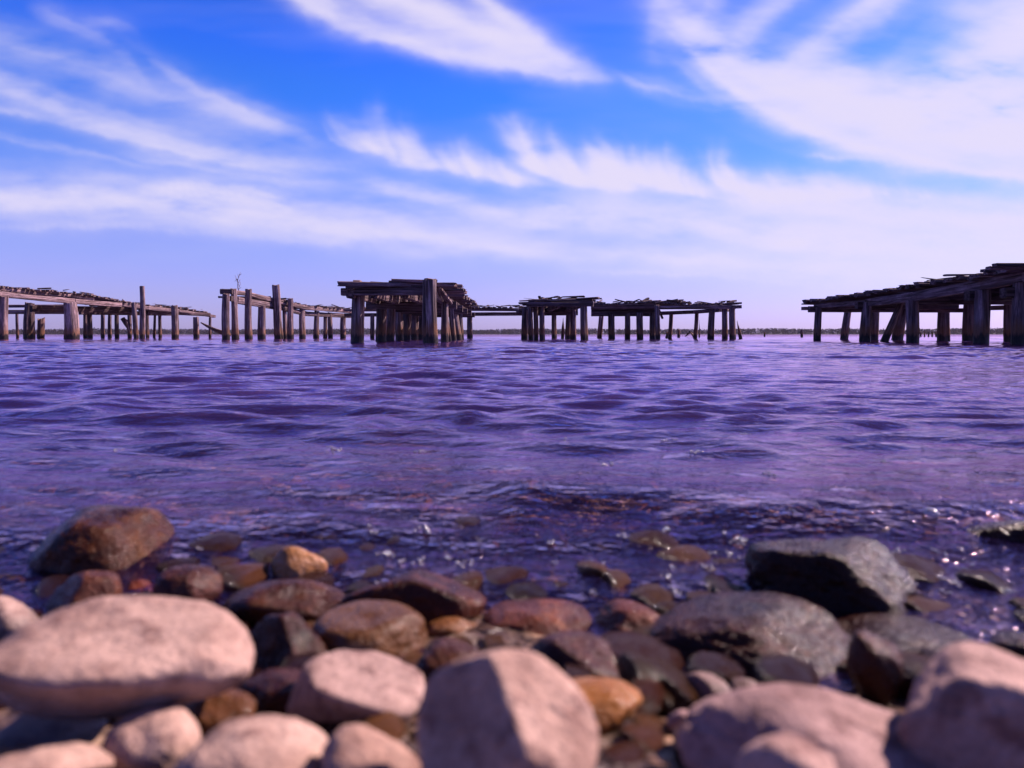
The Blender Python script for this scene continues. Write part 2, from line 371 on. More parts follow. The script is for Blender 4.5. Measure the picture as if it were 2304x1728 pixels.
    bundle([(560, -190), (700, -90), (840, -20), (980, 30), (1110, 84), (1200, 124), (1330, 168)], 48, 46, 620, 1.3, s1=3, s2=11)
    bundle([(1000, -100), (1080, -10), (1130, 45), (1200, 104), (1280, 142), (1370, 172)], 26, 44, 380, .95, s1=3, s2=11)
    bundle([(640, -10), (750, 50), (900, 100), (1050, 135), (1200, 162), (1380, 184)], 14, 10, 240, .5)
    # upper clouds out of the picture and faint veil
    for i in range(9):
        x, y = rs.uniform(-500, 2400), rs.uniform(-720, -200)
        bundle([(x-300, y-40), (x, y), (x+250, y+60), (x+500, y+90)], 40, 40, 200, .5)
    veil = fbm(520, 90, 2.0)
    gy = np.linspace(Y0, Y1, H_)[:, None]
    wx, wy = fbm(150, 110, 11.0)*9+fbm(45, 36, 14.0)*3.5, fbm(170, 90, 17.0)*8+fbm(40, 30, 19.0)*3
    ii, jj = np.meshgrid(np.arange(H_), np.arange(W_), indexing='ij')
    acc = acc[np.clip((ii+wy/ST).round().astype(int), 0, H_-1), np.clip((jj+wx/ST).round().astype(int), 0, W_-1)]
    acc = blur(np.maximum(acc, 0)*CLOUD_GAIN, .9)
    tex = np.clip(1+  .48*fbm(260, 70, 5.0)+.28*fbm(80, 26, 8.0), .12, 2)
    acc = acc*tex+np.clip(veil-.1, 0, 1)*.06
    dens = 0.97*(1-np.exp(-1.15*acc))
    ex = np.minimum(np.arange(W_), W_-1-np.arange(W_))[None]*ST/200; ey = np.arange(H_)[:, None]*ST/200
    dens *= np.clip(ex, 0, 1)*np.clip(ey, 0, 1)
    sx = sy = 2                                            # one vertex every other sample
    d = dens[::sy, ::sx]; Hh, Wh = d.shape
    gx, gy = np.meshgrid(X0+np.arange(Wh)*ST*sx, Y0+np.arange(Hh)*ST*sy)
    D = np.stack([gx-CX, np.full_like(gx, FPX), HY-gy], -1); D /= np.linalg.norm(D, axis=-1, keepdims=True)
    me = grid_mesh('sky', D*8000.0+np.array([0, 0, CAMH]))
    at = me.attributes.new('ice_cover', 'FLOAT', 'POINT'); at.data.foreach_set('value', d.ravel().astype(np.float32))
    m = NT('cirrus_ice'); an = m.n('ShaderNodeAttribute', _attribute_name='ice_cover')
    tr = m.n('ShaderNodeBsdfTransparent'); em = m.n('ShaderNodeEmission'); em.inputs[0].default_value = (.80, .735, .955, 1); em.inputs[1].default_value = 0.52
    mx = m.n('ShaderNodeMixShader'); m.set(mx.inputs[0], an.outputs['Fac']); m.t.links.new(tr.outputs[0], mx.inputs[1]); m.t.links.new(em.outputs[0], mx.inputs[2])
    m.t.links.new(mx.outputs[0], m.out.inputs['Surface'])
    m.mat.cycles.emission_sampling = 'NONE'
    tag(link('sky', me, m.mat), kind='structure')
build_clouds()

# ------------------------------------------------------------------ ground, water, far shore
def ground_z(y):
    return np.interp(y, [-6, -1, 0, 0.30, 0.45, 0.7, 1.0, 2.0, 5, 20, 60, 1200, 3000], [0.9, 0.14, 0.065, 0.022, -0.003, -0.018, -0.045, -0.13, -0.40, -0.9, -1.6, -1.6, -1.6])

def fan(ys, half):
    t = np.tan(np.linspace(-half, half, 1))
    return t

def build_ground():
    ys = np.concatenate([np.linspace(-6, 0.1, 60), 0.1*np.exp(np.linspace(0.02, math.log(13000), 420))])
    us = np.linspace(-1, 1, 260)
    Y, U = np.meshgrid(ys, us, indexing='ij')
    X = U*(2.2 + 1.5*np.abs(Y))
    Z = ground_z(Y)
    P = np.stack([X.ravel(), Y.ravel(), 0*X.ravel()], 1)
    near = np.clip(1.5 - np.abs(Y.ravel())*0.3, 0.15, 1)
    Z = Z + ((0.010*vnoise(P*6) + 0.005*vnoise(P*17+3.3))*near).reshape(Z.shape)
    o = link('lake_bed', grid_mesh('lake_bed', np.stack([X, Y, Z], -1)), mat_bed()); tag(o, kind='structure')

def wave_height(X, Y, dy):
    rs = np.random.RandomState(21)
    H = np.zeros_like(X)
    # slow patchiness so that wave groups come and go
    patch = 0.75 + 0.35*np.sin(X*0.9+0.4*Y+1.0)*np.sin(Y*0.55-0.3*X) + 0.2*np.sin(X*0.23-2)*np.sin(Y*0.17)
    shoal = np.clip((Y-0.30)/1.3, 0.0, 1)**0.9
    wx = X + 0.10*np.sin(1.7*Y+0.6*X) + 0.06*np.sin(3.1*X+2.2*Y)
    wy = Y + 0.12*np.sin(1.3*X-0.7*Y+2) + 0.05*np.sin(4.3*X+1)
    n = 54
    for i in range(n):
        lam = 0.10*math.exp(i/(n-1)*math.log(26))
        ang = rs.normal(0, 0.34); ph = rs.rand()*6.283
        k = 6.2832/lam
        a = 0.0029*lam**0.55*(1.0 if lam < 0.34 else .74 if lam < .7 else 0.5)*(1+(1.1 if lam < .6 else .5)*np.clip((Y-3)/4, 0, 1))*(1+(.45 if lam < .32 else 0)*np.clip((Y-1.1)/.8, 0, 1))*(1-(.45 if lam > .45 else 0)*np.clip((3.2-Y)/1.2, 0, 1))
        fade = np.clip((lam/np.maximum(dy, 1e-4)-3.0)/3.0, 0, 1)
        th = k*(wx*math.sin(ang)+wy*math.cos(ang))+ph
        s = np.sin(th)
        H += a*(s+0.28*np.cos(2*th))*fade
    H = H*patch*(0.40+0.60*shoal)
    # a few separate low swells two metres out
    for px, py, wpx, hh in ((205, 925, 150, .036), (470, 940, 190, .012), (840, 955, 95, .024), (960, 962, 90, .022), (1060, 945, 70, .020), (1230, 945, 130, .027), (1760, 905, 60, .016), (1880, 915, 170, .012), (660, 915, 130, .010), (250, 825, 120, .018), (1480, 838, 150, .016), (560, 865, 120, .014), (1180, 1180, 110, .011), (450, 905, 90, .012), (1700, 1015, 110, .008), (700, 835, 160, .014), (2150, 880, 120, .014)):
        yy = CAMH*FPX/(py-HY); xx = (px-CX)/FPX*yy; sx = wpx*yy/FPX*.55; sy = .055+.020*yy
        q = (Y-yy-.25*np.abs(X-xx)*.4)/sy
        H = H+.72*hh*np.exp(-((X-xx)/sx)**2)*np.exp(-np.where(q < 0, (q*1.25)**2, (q*.7)**2))
    # the swash: the sheet of water falls away towards the stones
    lip = .80+.05*np.sin(2.6*X+.5)+.03*np.sin(7.1*X+2)
    q = (Y-lip)
    H = H+(.022+.007*np.sin(4.3*X+1))*np.where(q < 0, np.exp(-(q/.13)**2), np.exp(-(q/.30)**2))
    return H

def build_water():
    ratio = 0.0044
    ys = [0.16]
    while ys[-1] < 1300: ys.append(ys[-1]*(1+ratio) if ys[-1] < 60 else ys[-1]*(1+0.02))
    ys = np.array(ys); dy = np.gradient(ys)
    us = np.linspace(-1, 1, 900)*0.95
    Y, U = np.meshgrid(ys, us, indexing='ij')
    X = U*(Y+1.5); D = np.repeat(dy[:, None], len(us), 1)
    D = np.maximum(D, (Y+1.5)*0.95*2/900)
    Z = wave_height(X, Y, D)
    o = link('lake_water', grid_mesh('lake_water', np.stack([X, Y, Z], -1)), mat_water()); tag(o, kind='structure')

build_ground()
build_water()

def build_far_shore():
    # low land strip on an arc, then a continuous wood on it
    R = 1180.0
    a = np.linspace(-1.0, 1.0, 240)
    rows = []
    for r, z in ((R-8, -0.8), (R+4, 0.1), (R+30, 0.6), (R+120, 2.0)):
        rows.append(np.stack([r*np.sin(a), r*np.cos(a), np.full_like(a, z)], -1))
    mt = NT('far_bank_soil'); mt.principled((0.04, 0.028, 0.03), 0.9)
    tag(link('far_shore', grid_mesh('far_shore', np.array(rows)), mt.mat), kind='structure')
    rs = np.random.RandomState(3); V = []; F = []
    n = 4600
    for i in range(n):
        ang = rs.uniform(-0.80, 0.80); r = R+6+rs.rand()*50
        px = CX + math.tan(ang)*FPX
        hgt = (8.0 if px > 500 else 7.0) + 0.8*math.sin(ang*23)+0.6*math.sin(ang*61+1)+rs.rand()*1.5
        w = rs.uniform(2.2, 5.0); bx, by = r*math.sin(ang), r*math.cos(ang)
        for k in range(20):
            u = rs.normal(size=3); u /= np.linalg.norm(u); q = rs.rand()**0.33
            c = np.array([bx+u[0]*w*q, by+u[1]*w*q, hgt*(0.46+0.5*u[2]*q)])
            s = rs.uniform(0.5, 1.2); t1 = rs.normal(size=3); t1 /= np.linalg.norm(t1); t2 = np.cross(t1, rs.normal(size=3)); t2 /= np.linalg.norm(t2)
            b = len(V); V += [c+s*t1, c+s*t2*.8, c-s*t1, c-s*t2*.8]; F.append((b, b+1, b+2, b+3))
    mt = NT('far_foliage'); geo = mt.n('ShaderNodeNewGeometry')
    nz = mt.noise(geo.outputs['Position'], 0.08, 3, 0.6)
    mt.principled(mt.ramp(nz, [(0.35, (0.016, 0.012, 0.022)), (0.65, (0.045, 0.032, 0.045))]), 0.8, None, 0.1)
    me = mesh_np('far_treeline', V, F, False)
    tag(link('far_treeline', me, mt.mat), 'low dark wood along the far shore of the lake, one hazy band at the horizon', 'trees', kind='stuff')
build_far_shore()

# ------------------------------------------------------------------ timber builders
rnd = random.Random(11)
def basis_obj(name, me, mat, parent, origin, zdir, up=Vector((0, 0, 1)), color=None):
    z = zdir.normalized(); x = up.cross(z)
    if x.length < 1e-4: x = Vector((1, 0, 0))
    x.normalize(); y = z.cross(x)
    o = link(name, me, mat, parent, color=color)
    M = Matrix((x, y, z)).transposed().to_4x4(); M.translation = origin - (parent.location if parent else Vector())
    o.matrix_local = M
    return o

def timber_mesh(L, w, h, rough=0.06, taper0=1.0, taper1=1.0, bow=0.0, seg=None, broken=0.0):
    """sawn timber along local Z from 0 to L; local X is its width, local Y its height"""
    seg = seg or max(4, min(16, int(L/0.28)))
    c = 0.16
    prof = [(-.5+c*.6, -.5), (0, -.5), (.5-c*.6, -.5), (.5, -.5+c), (.5, .5-c), (.5-c*.6, .5), (0, .5), (-.5+c*.6, .5), (-.5, .5-c), (-.5, -.5+c)]
    n = len(prof); V = []
    sd = rnd.random()*50
    for i in range(seg+1):
        t = i/seg; tp = taper0+(taper1-taper0)*t
        e0 = 1.0
        for j, (a, b) in enumerate(prof):
            nz = vnoise([[a*2.3+sd, b*2.3+t*L*1.6, sd*.7]])[0]
            nz2 = vnoise([[a*5+sd*2, b*5+t*L*5, sd]])[0]
            s = tp*e0*(1+rough*nz+rough*.6*nz2)
            z = t*L
            if broken and i == 0: z += -broken*rnd.random()
            if broken and i == seg: z += broken*rnd.random()
            V.append((a*w*s, b*h*s + bow*math.sin(math.pi*t), z))
    F = []
    for i in range(seg):
        for j in range(n):
            k = (j+1) % n; F.append((i*n+j, i*n+k, (i+1)*n+k, (i+1)*n+j))
    F.append(tuple(reversed(range(n)))); F.append(tuple(range(seg*n, seg*n+n)))
    me = mesh_np('timber', V, F, True)
    me.set_sharp_from_angle(angle=math.radians(38))
    return me

def beam(parent, p0, p1, w, h, name='beam', color=None, **kw):
    d = p1-p0
    return basis_obj(name, timber_mesh(d.length, w, h, **kw), M_WOOD, parent, p0, d, color=color)

def pile_mesh(L, r0, r1, seg=22, ragged=0.0, groove=0.11, point=0.0):
    n = max(10, int(L/0.11)); V = []; sd = rnd.random()*60
    ang = np.linspace(0, 2*math.pi, seg, endpoint=False)
    lob = 1+0.05*np.sin(2*ang+sd)+0.035*np.sin(3*ang+2*sd)
    for i in range(n+1):
        t = i/n; z = t*L
        P = np.stack([np.cos(ang)*1.1+sd, np.sin(ang)*1.1+sd*.5, np.full(seg, z*0.9)], 1)
        G = np.stack([np.cos(ang)*4.2+sd, np.sin(ang)*4.2, np.full(seg, z*0.45+sd)], 1)
        r = (r0+(r1-r0)*t)*lob*(1+0.13*vnoise(P)+groove*vnoise(G))
        if point and t > 1-point: r = r*max(0.12, (1-t)/point)
        off = 0.14*r0*math.sin(z*1.9+sd)
        zz = np.full(seg, z)
        if i >= n-1 and ragged: zz = zz + ragged*vnoise(np.stack([np.cos(ang)*1.6+sd, np.sin(ang)*1.6, np.zeros(seg)], 1))*(1 if i == n else .5)
        V += list(np.stack([np.cos(ang)*r+off, np.sin(ang)*r, zz], 1))
    F = []
    for i in range(n):
        for j in range(seg):
            k = (j+1) % seg; F.append((i*seg+j, i*seg+k, (i+1)*seg+k, (i+1)*seg+j))
    c = len(V); top = np.mean(np.array(V[-seg:]), 0); V.append(top+np.array([0, 0, 0.01]))
    for j in range(seg): F.append((n*seg+j, n*seg+(j+1) % seg, c))
    me = mesh_np('pile', V, F, True); me.set_sharp_from_angle(angle=math.radians(50)); return me

def pile(parent, bpx, tpx, tpy, Y, dpx=None, tz=None, dtop=0.9, ragged=0.05, name='pile', color=None, Y2=None, point=0.0):
    """round pile: foot at photo column bpx on the water, head at (tpx, tpy)"""
    Y2 = Y2 or Y
    if tpy is None: tpy = HY-(tz-CAMH)*FPX/Y2
    foot = Vector(((bpx-CX)/FPX*Y, Y, 0)); head = W(tpx, tpy, Y2)
    d = (head-foot).normalized(); bed = float(ground_z(Y))-0.25
    start = foot + d*(bed/d.z)
    r = (dpx*Y/FPX/2) if dpx else 0.14
    col = color or tuple([rnd.uniform(0.8, 1.12)]*3)
    return basis_obj(name, pile_mesh((head-start).length, r*1.08, r*dtop, ragged=ragged, point=point), M_WOOD, parent, start, d, up=Vector((0, 1, 0)), color=col)

def deck(parent, edge, plank_vec, over, spacing, maxn=98, miss=0.1, w=0.2, t=0.055, tilt=0.03, ztop=0.0, over_j=0.15):
    """planks laid side by side; edge: polyline of points along the deck's near/visible edge"""
    pts = [Vector(p) for p in edge]; seg = [(pts[i+1]-pts[i]).length for i in range(len(pts)-1)]; tot = sum(seg)
    n = min(maxn, int(tot/spacing)); pv = Vector(plank_vec); pd = pv.normalized()
    for i in range(n):
        if rnd.random() < miss: continue
        s = (i+0.5)/n*tot; j = 0
        while j < len(seg)-1 and s > seg[j]: s -= seg[j]; j += 1
        p = pts[j].lerp(pts[j+1], s/seg[j])
        o = over+rnd.uniform(-over_j, over_j); e = rnd.uniform(-0.35, 0.15)
        a = p - pd*o + Vector((0, 0, ztop+rnd.uniform(-.02, .035)))
        b = p + pv + pd*e + Vector((0, 0, ztop+rnd.uniform(-.02, .035)))
        a += Vector((rnd.uniform(-tilt, tilt), rnd.uniform(-tilt, tilt), 0)); b += Vector((rnd.uniform(-tilt, tilt)*2, rnd.uniform(-tilt, tilt)*2, 0))
        ww = w*rnd.uniform(.75, 1.15); tt = t*rnd.uniform(.8, 1.5)
        g = rnd.uniform(.65, 1.15)
        beam(parent, a, b, ww, tt, 'plank', (g, g*rnd.uniform(.92, 1), g*rnd.uniform(.92, 1)), rough=.12, broken=rnd.choice([0, .04, .10]), taper0=rnd.choice([1, .9, .7]), bow=rnd.uniform(-.02, .015))

def gp(px, py, Y): return W(px, py, Y)

# ------------------------------------------------------------------ pier B : the finger pier in the middle, seen end on
pB = thing('ruined_pier', 'dark finger pier in the middle, seen end on, with two thick front piles', 'pier', (-2.7, 16.5, 0), 'ruined timber piers')
for a in ((972, 966, 630, 16.3, 32, .92), (805, 806, 648, 17.3, 28, .95)):
    pile(pB, a[0], a[1], a[2], a[3], a[4], dtop=a[5], ragged=.03)
for px, Y in ((856, 20.6), (876, 22.6), (898, 24.5), (915, 26.5), (932, 28.5), (948, 30.5)):
    pile(pB, px, px+rnd.uniform(-2, 2), None, Y, rnd.uniform(.27, .34)*FPX/Y, tz=1.12, color=(.7, .66, .68))  # inner piles tinted dark, deck shade put into their colour
for px, tpx, tpy, Y, d in ((1001, 999, 657, 19.3, 20), (1011, 998, 662, 20.8, 12), (1022, 1012, 672, 22.9, 14), (1033, 1022, 680, 25.6, 14), (1039, 1036, 694, 27.6, 10)):
    pile(pB, px, tpx, tpy, Y, d, ragged=.10, dtop=.75)
beam(pB, gp(771, 657, 17.1), gp(974, 655, 16.55), .20, .17, 'cap_beam', (.8, .75, .78), rough=.05)
beam(pB, gp(784, 644, 17.3), gp(976, 643, 16.5), .24, .10, 'cap_beam', (.8, .75, .78))
beam(pB, gp(797, 637, 17.25), gp(812, 637, 17.25), .26, .12, 'pile_block', (1.25, 1.15, .9))
for x in (-3.62, -3.1, -2.4, -1.8):
    beam(pB, Vector((x, 16.9, 1.12)), Vector((x-.1, 30.8, 1.14)), .18, .22, 'stringer', (.7, .66, .68))  # under-deck timbers tinted darker for the shade there
for Y in (20.5, 23, 25.5, 28, 30.5):
    beam(pB, Vector((-3.95, Y, .98)), Vector((-1.5, Y, .98)), .2, .2, 'cap_beam', (.7, .66, .68))
deck(pB, [(-1.72, 16.55, 1.285), (-1.75, 20, 1.28), (-1.85, 24, 1.27), (-1.95, 31, 1.26)], (-1.95, .02, 0), .45, .24, miss=.08, w=.22, t=.07, over_j=.16)
beam(pB, gp(889, 632, 16.75), gp(962, 634, 16.45), .22, .08, 'plank', (1.5, 1.2, 1.2), rough=.15, broken=.06)
beam(pB, gp(876, 635, 16.9), gp(900, 634, 16.9), .2, .07, 'plank', (.6, .6, .6))
beam(pB, gp(835, 636, 16.9), gp(868, 638, 16.9), .2, .05, 'plank', (.6, .6, .6))
beam(pB, gp(764, 638, 17.1), gp(800, 636, 17.1), .2, .055, 'plank', (.8, .8, .8), taper0=.3)
beam(pB, gp(978, 640, 16.8), gp(1034, 643, 17.2), .2, .06, 'plank', (.6, .55, .6), broken=.08)
beam(pB, gp(975, 652, 18.2), gp(1044, 654, 18.4), .22, .09, 'plank', (.6, .55, .6))
beam(pB, gp(958, 631, 16.35), gp(980, 634, 16.5), .14, .09, 'plank', (.9, .8, .7), rough=.2)
beam(pB, gp(984, 645, 16.7), gp(1012, 682, 19.5), .13, .06, 'brace', (1.15, 1.1, 1.0), rough=.12)

# ------------------------------------------------------------------ cross pier G : behind, linking the fingers
pG = thing('ruined_pier', 'low thin-decked stretch of pier running across behind the end-on middle pier', 'pier', (-4, 36.5, 0), 'ruined timber piers')
for px in (838, 905, 1000, 1058, 1120):
    if px == 1120: continue
    pile(pG, px-1, px, None, 36.5, 13 if px == 1058 else 10, tz=1.2)
beam(pG, gp(776, 709, 37), gp(1190, 706, 36), .22, .17, 'stringer', (.75, .7, .7))
beam(pG, gp(776, 698, 36.6), gp(1045, 698, 36.3), .2, .12, 'stringer', (.75, .7, .7))
beam(pG, gp(1045, 696, 36), gp(1190, 697, 35.6), .2, .15, 'stringer', (.75, .6, .6))
beam(pG, gp(1040, 688, 34.5), gp(1066, 687, 34.5), .3, .07, 'plank', (.75, .7, .7))
deck(pG, [gp(800, 693, 36), gp(1045, 693, 36), gp(1180, 692, 35.5)], (0, 2.2, 0), .15, .26, miss=.12, w=.2, t=.07)

# ------------------------------------------------------------------ pier C : left of the middle, running away to the right
pC = thing('ruined_pier', 'lit pier of leaning piles left of the middle, its narrow deck sinking rightwards', 'pier', (-10, 30, 0), 'ruined timber piers')
C = [(509, 508, 662, 29.0, 17), (531, 524, 650, 29.6, 16), (560, 558, 652, 30.5, 16), (590, 588, 688, 31.5, 18), (628, 620, 642, 32.2, 17), (641, 640, 676, 33.4, 11),
     (654, 653, 673, 33.0, 14), (680, 681, 692, 34.4, 15), (712, 712, 700, 35.6, 13), (732, 731, 705, 36.4, 10), (743, 743, 704, 36.6, 11), (772, 773, 708, 37.8, 13)]
for b, t, ty, Y, d in C: pile(pC, b, t, ty, Y, d, ragged=.05, dtop=.85, color=(1.15, 1.08, 1.1))  # sunlit tone put into the tint
pile(pC, 634, 623, 644, 32.2, 8, dtop=.7, ragged=.08, color=(1.25, 1.2, 1.2))
top = [(499, 655, 29.2), (556, 661, 30.6), (618, 677, 32.4), (690, 693, 34.6), (795, 701, 38.5)]
for i in range(4): beam(pC, gp(*top[i]), gp(*top[i+1]), .2, .17, 'stringer', (1.15, 1.05, 1.05), rough=.1)
low = [(533, 675, 29.9), (618, 689, 32.3), (690, 706, 34.8), (795, 711, 38.4)]
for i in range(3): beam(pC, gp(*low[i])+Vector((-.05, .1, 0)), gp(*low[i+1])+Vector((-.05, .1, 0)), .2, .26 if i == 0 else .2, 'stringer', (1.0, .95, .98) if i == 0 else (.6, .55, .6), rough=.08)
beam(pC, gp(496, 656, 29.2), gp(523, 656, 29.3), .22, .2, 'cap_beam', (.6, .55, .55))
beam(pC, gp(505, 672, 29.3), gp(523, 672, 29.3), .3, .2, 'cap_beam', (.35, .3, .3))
deck(pC, [gp(600, 668, 32), gp(690, 688, 34.6), gp(795, 697, 38.3)], (-2.0, -.25, 0), .06, .16, miss=.12, w=.15, t=.06, over_j=.06)
beam(pC, gp(760, 695, 37.6), gp(788, 693, 37.6), .15, .05, 'plank', taper1=.4)

# ------------------------------------------------------------------ pier A : far left
pA = thing('ruined_pier', 'pale weathered pier at the left edge, its long deck dropping towards the right', 'pier', (-19, 34, 0), 'ruined timber piers')
pile(pA, 8, 8, 668, 30, 19, dtop=.92, color=(1.25, 1.15, 1.15)); pile(pA, 160, 157, 681, 31.5, 31, dtop=.86, color=(1.25, 1.15, 1.15))
pile(pA, -60, -60, 664, 28.6, 24)
for b, t, ty, Y, d, c in ((308, 300, 682, 34.5, 11, .8), (393, 392, 688, 36, 16, .9), (443, 440, 713, 40, 13, 1), (473, 473, 714, 43, 6, .9)):
    pile(pA, b, t, ty, Y, d, ragged=.06, color=(c, c*.95, c*.95))
for b, t, ty, Y, d in ((66, 66, 682, 36, 21), (40, 38, 706, 40, 6), (192, 191, 706, 39, 9), (202, 202, 704, 38, 11), (232, 231, 706, 42, 8), (248, 247, 706, 42, 8), (263, 263, 704, 41, 9), (292, 290, 706, 42, 9), (332, 331, 708, 43, 7), (347, 348, 710, 43, 6), (360, 360, 708, 43, 8)):
    pile(pA, b, t, ty, Y, d, ragged=.06, color=(.62, .58, .62))
fr = [(-70, 653, 28.4), (0, 662, 30), (165, 678, 33), (270, 686, 36.5)]
for i in range(3): beam(pA, gp(*fr[i]), gp(*fr[i+1]), .22, .23 if i < 2 else .2, 'stringer', (1.3, 1.2, 1.2), rough=.08)  # tint brightened for the sunlit side of this pier
fr = [(-70, 640, 28.4), (0, 650, 30), (150, 664, 33), (210, 672, 34.6)]
for i in range(3): beam(pA, gp(*fr[i])+Vector((-.1, .1, 0)), gp(*fr[i+1])+Vector((-.1, .1, 0)), .2, .16, 'stringer', (1.2, 1.1, 1.1), rough=.12)
fr = [(270, 684, 37), (330, 693, 38.5), (400, 699, 40.5), (482, 712, 44)]
for i in range(3): beam(pA, gp(*fr[i]), gp(*fr[i+1]), .22, .2 if i < 2 else .15, 'stringer', (1.1, 1.05, 1.05), rough=.1)
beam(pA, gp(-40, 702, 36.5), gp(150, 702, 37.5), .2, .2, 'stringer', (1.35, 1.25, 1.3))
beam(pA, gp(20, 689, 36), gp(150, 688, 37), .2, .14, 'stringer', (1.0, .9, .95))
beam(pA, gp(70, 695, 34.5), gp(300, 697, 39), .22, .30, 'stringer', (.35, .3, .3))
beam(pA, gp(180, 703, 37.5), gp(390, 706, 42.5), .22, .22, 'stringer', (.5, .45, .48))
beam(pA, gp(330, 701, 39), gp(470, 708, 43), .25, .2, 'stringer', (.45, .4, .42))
deck(pA, [gp(-70, 640, 28.4)-Vector((0, 0, .02)), gp(0, 645, 30), gp(165, 660, 33), gp(215, 668, 34.6), gp(272, 678, 37)], (-2.6, -.2, 0), .06, .13, miss=.18, w=.14, t=.06, over_j=.12)
deck(pA, [gp(272, 679, 37), gp(330, 688, 38.7), gp(400, 694, 40.7), gp(465, 703, 43.3)], (-2.6, -.2, 0), .06, .16, miss=.25, w=.16, t=.07, over_j=.15, maxn=48)
beam(pA, gp(278, 716, 38), gp(293, 740, 38.3), .09, .05, 'brace', (.7, .65, .6), bow=.12)

# ------------------------------------------------------------------ pier D : finger right of the middle
pD = thing('ruined_pier', 'short dark finger pier right of the middle, crowded piles at its left corner', 'pier', (1.5, 24.5, 0), 'ruined timber piers')
for b, t, Y, d in ((1181, 1181, 28, 15), (1194, 1194, 25.6, 12), (1206, 1205, 25, 12), (1219, 1218, 24.7, 12), (1315, 1314, 24.3, 17), (1291, 1290, 27, 13), (1278, 1279, 30, 12), (1247, 1247, 35.5, 12)):
    pile(pD, b, t, None, Y, d, tz=1.18, color=(.62, .58, .62) if b < 1300 else (.8, .75, .78), ragged=.03)
pile(pD, 1222, 1220, 690, 25.4, 9, color=(.9, .8, .8), ragged=.1)
beam(pD, gp(1194, 743, 24.8), gp(1195, 693, 24.8), .16, .05, 'face_board', (.9, .9, 1.15))
beam(pD, gp(1186, 685, 24.6), gp(1335, 684, 24.2), .2, .15, 'cap_beam', (.7, .65, .7))
beam(pD, gp(1190, 677, 24.9), gp(1334, 675, 24.4), .2, .09, 'cap_beam', (.6, .55, .6))
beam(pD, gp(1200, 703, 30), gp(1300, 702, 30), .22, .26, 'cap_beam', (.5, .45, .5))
for x in (.65, 1.5, 2.2): beam(pD, Vector((x, 24.6, 1.16)), Vector((x-.05, 36, 1.2)), .18, .2, 'stringer', (.55, .5, .55))  # shade below the deck put into the tint
deck(pD, [(2.5, 24.4, 1.35), (2.45, 30, 1.33), (2.4, 36, 1.33)], (-2.0, .03, -.07), .22, .24, miss=.1, w=.2, t=.07, over_j=.16)
for a, b, c in (((1171, 677, 24.6), (1230, 674, 24.5), .7), ((1172, 684, 26), (1225, 683, 26), .6), ((1161, 691, 28.5), (1230, 690, 28), .6), ((1268, 668, 24.8), (1313, 667, 24.8), .6), ((1230, 671, 24.7), (1240, 671, 24.7), .5), ((1300, 672, 24.4), (1344, 670, 24.2), .8), ((1247, 669, 24.6), (1253, 668, 24.5), .5)):
    beam(pD, gp(*a), gp(*b), .2, .06, 'plank', (c, c*.95, c), broken=.06, taper0=.6)

# ------------------------------------------------------------------ pier E : right of D, broadside
pE = thing('ruined_pier', 'broadside pier with a ragged plank heap on its deck, right of the middle', 'pier', (6, 31, 0), 'ruined timber piers')
for b, t, ty, Y, d, c in ((1376, 1377, 706, 31, 15, .6), (1411, 1411, 706, 31, 13, .6), (1440, 1440, 704, 30.6, 15, .7), (1469, 1468, 704, 30.8, 12, .65), (1479, 1479, 687, 30.2, 12, .95), (1600, 1602, 696, 30, 14, .7), (1631, 1630, 694, 29.8, 12, .75), (1648, 1648, 690, 29.6, 14, .8), (1507, 1510, 704, 33.5, 9, .8), (1565, 1567, 702, 33.5, 9, .8)):
    pile(pE, b, t, ty, Y, d, ragged=.04, color=(c, c*.94, c*.97), dtop=.95)
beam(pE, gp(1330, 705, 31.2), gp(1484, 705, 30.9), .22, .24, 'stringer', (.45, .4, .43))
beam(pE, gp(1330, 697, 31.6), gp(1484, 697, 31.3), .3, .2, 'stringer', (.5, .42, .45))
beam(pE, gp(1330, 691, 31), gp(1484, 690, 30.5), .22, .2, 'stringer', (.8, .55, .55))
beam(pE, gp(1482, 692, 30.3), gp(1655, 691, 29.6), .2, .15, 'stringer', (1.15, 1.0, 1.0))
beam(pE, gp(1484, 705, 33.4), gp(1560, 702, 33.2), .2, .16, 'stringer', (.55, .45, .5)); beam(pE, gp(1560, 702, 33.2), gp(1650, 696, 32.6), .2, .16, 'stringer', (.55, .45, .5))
beam(pE, gp(1610, 697, 29.7), gp(1640, 697, 32.4), .2, .17, 'cap_beam', (.5, .45, .5))
beam(pE, gp(1648, 691, 29.4), gp(1669, 690, 29.3), .2, .13, 'beam', (1.1, .95, .95))
deck(pE, [gp(1336, 684, 31), gp(1400, 684, 30.8), (gp(1450, 680, 30.6)), gp(1500, 682, 30.4), gp(1530, 686, 30.3), gp(1600, 686, 30), gp(1660, 682, 29.6)], (0, 2.6, 0), .12, .15, miss=.12, w=.16, t=.07, over_j=.14)
for a, b, c in (((1440, 682, 31.2), (1457, 672, 31.4), .6), ((1446, 680, 31), (1462, 676, 31.3), .6), ((1484, 682, 30.8), (1521, 676, 31), .5), ((1500, 680, 31), (1533, 680, 31.4), .5), ((1530, 682, 30.8), (1548, 681, 31), .5), ((1470, 678, 31), (1484, 677, 31), .6), ((1640, 679, 30.4), (1653, 677, 30.6), .7), ((1575, 685, 30.4), (1586, 684, 30.6), .6), ((1640, 683, 29.6), (1666, 682, 29.5), .8), ((1484, 700, 31), (1490, 715, 31), .8)):
    beam(pE, gp(*a), gp(*b), .18, .07, 'plank', (c, c*.92, c*.95), broken=.06)
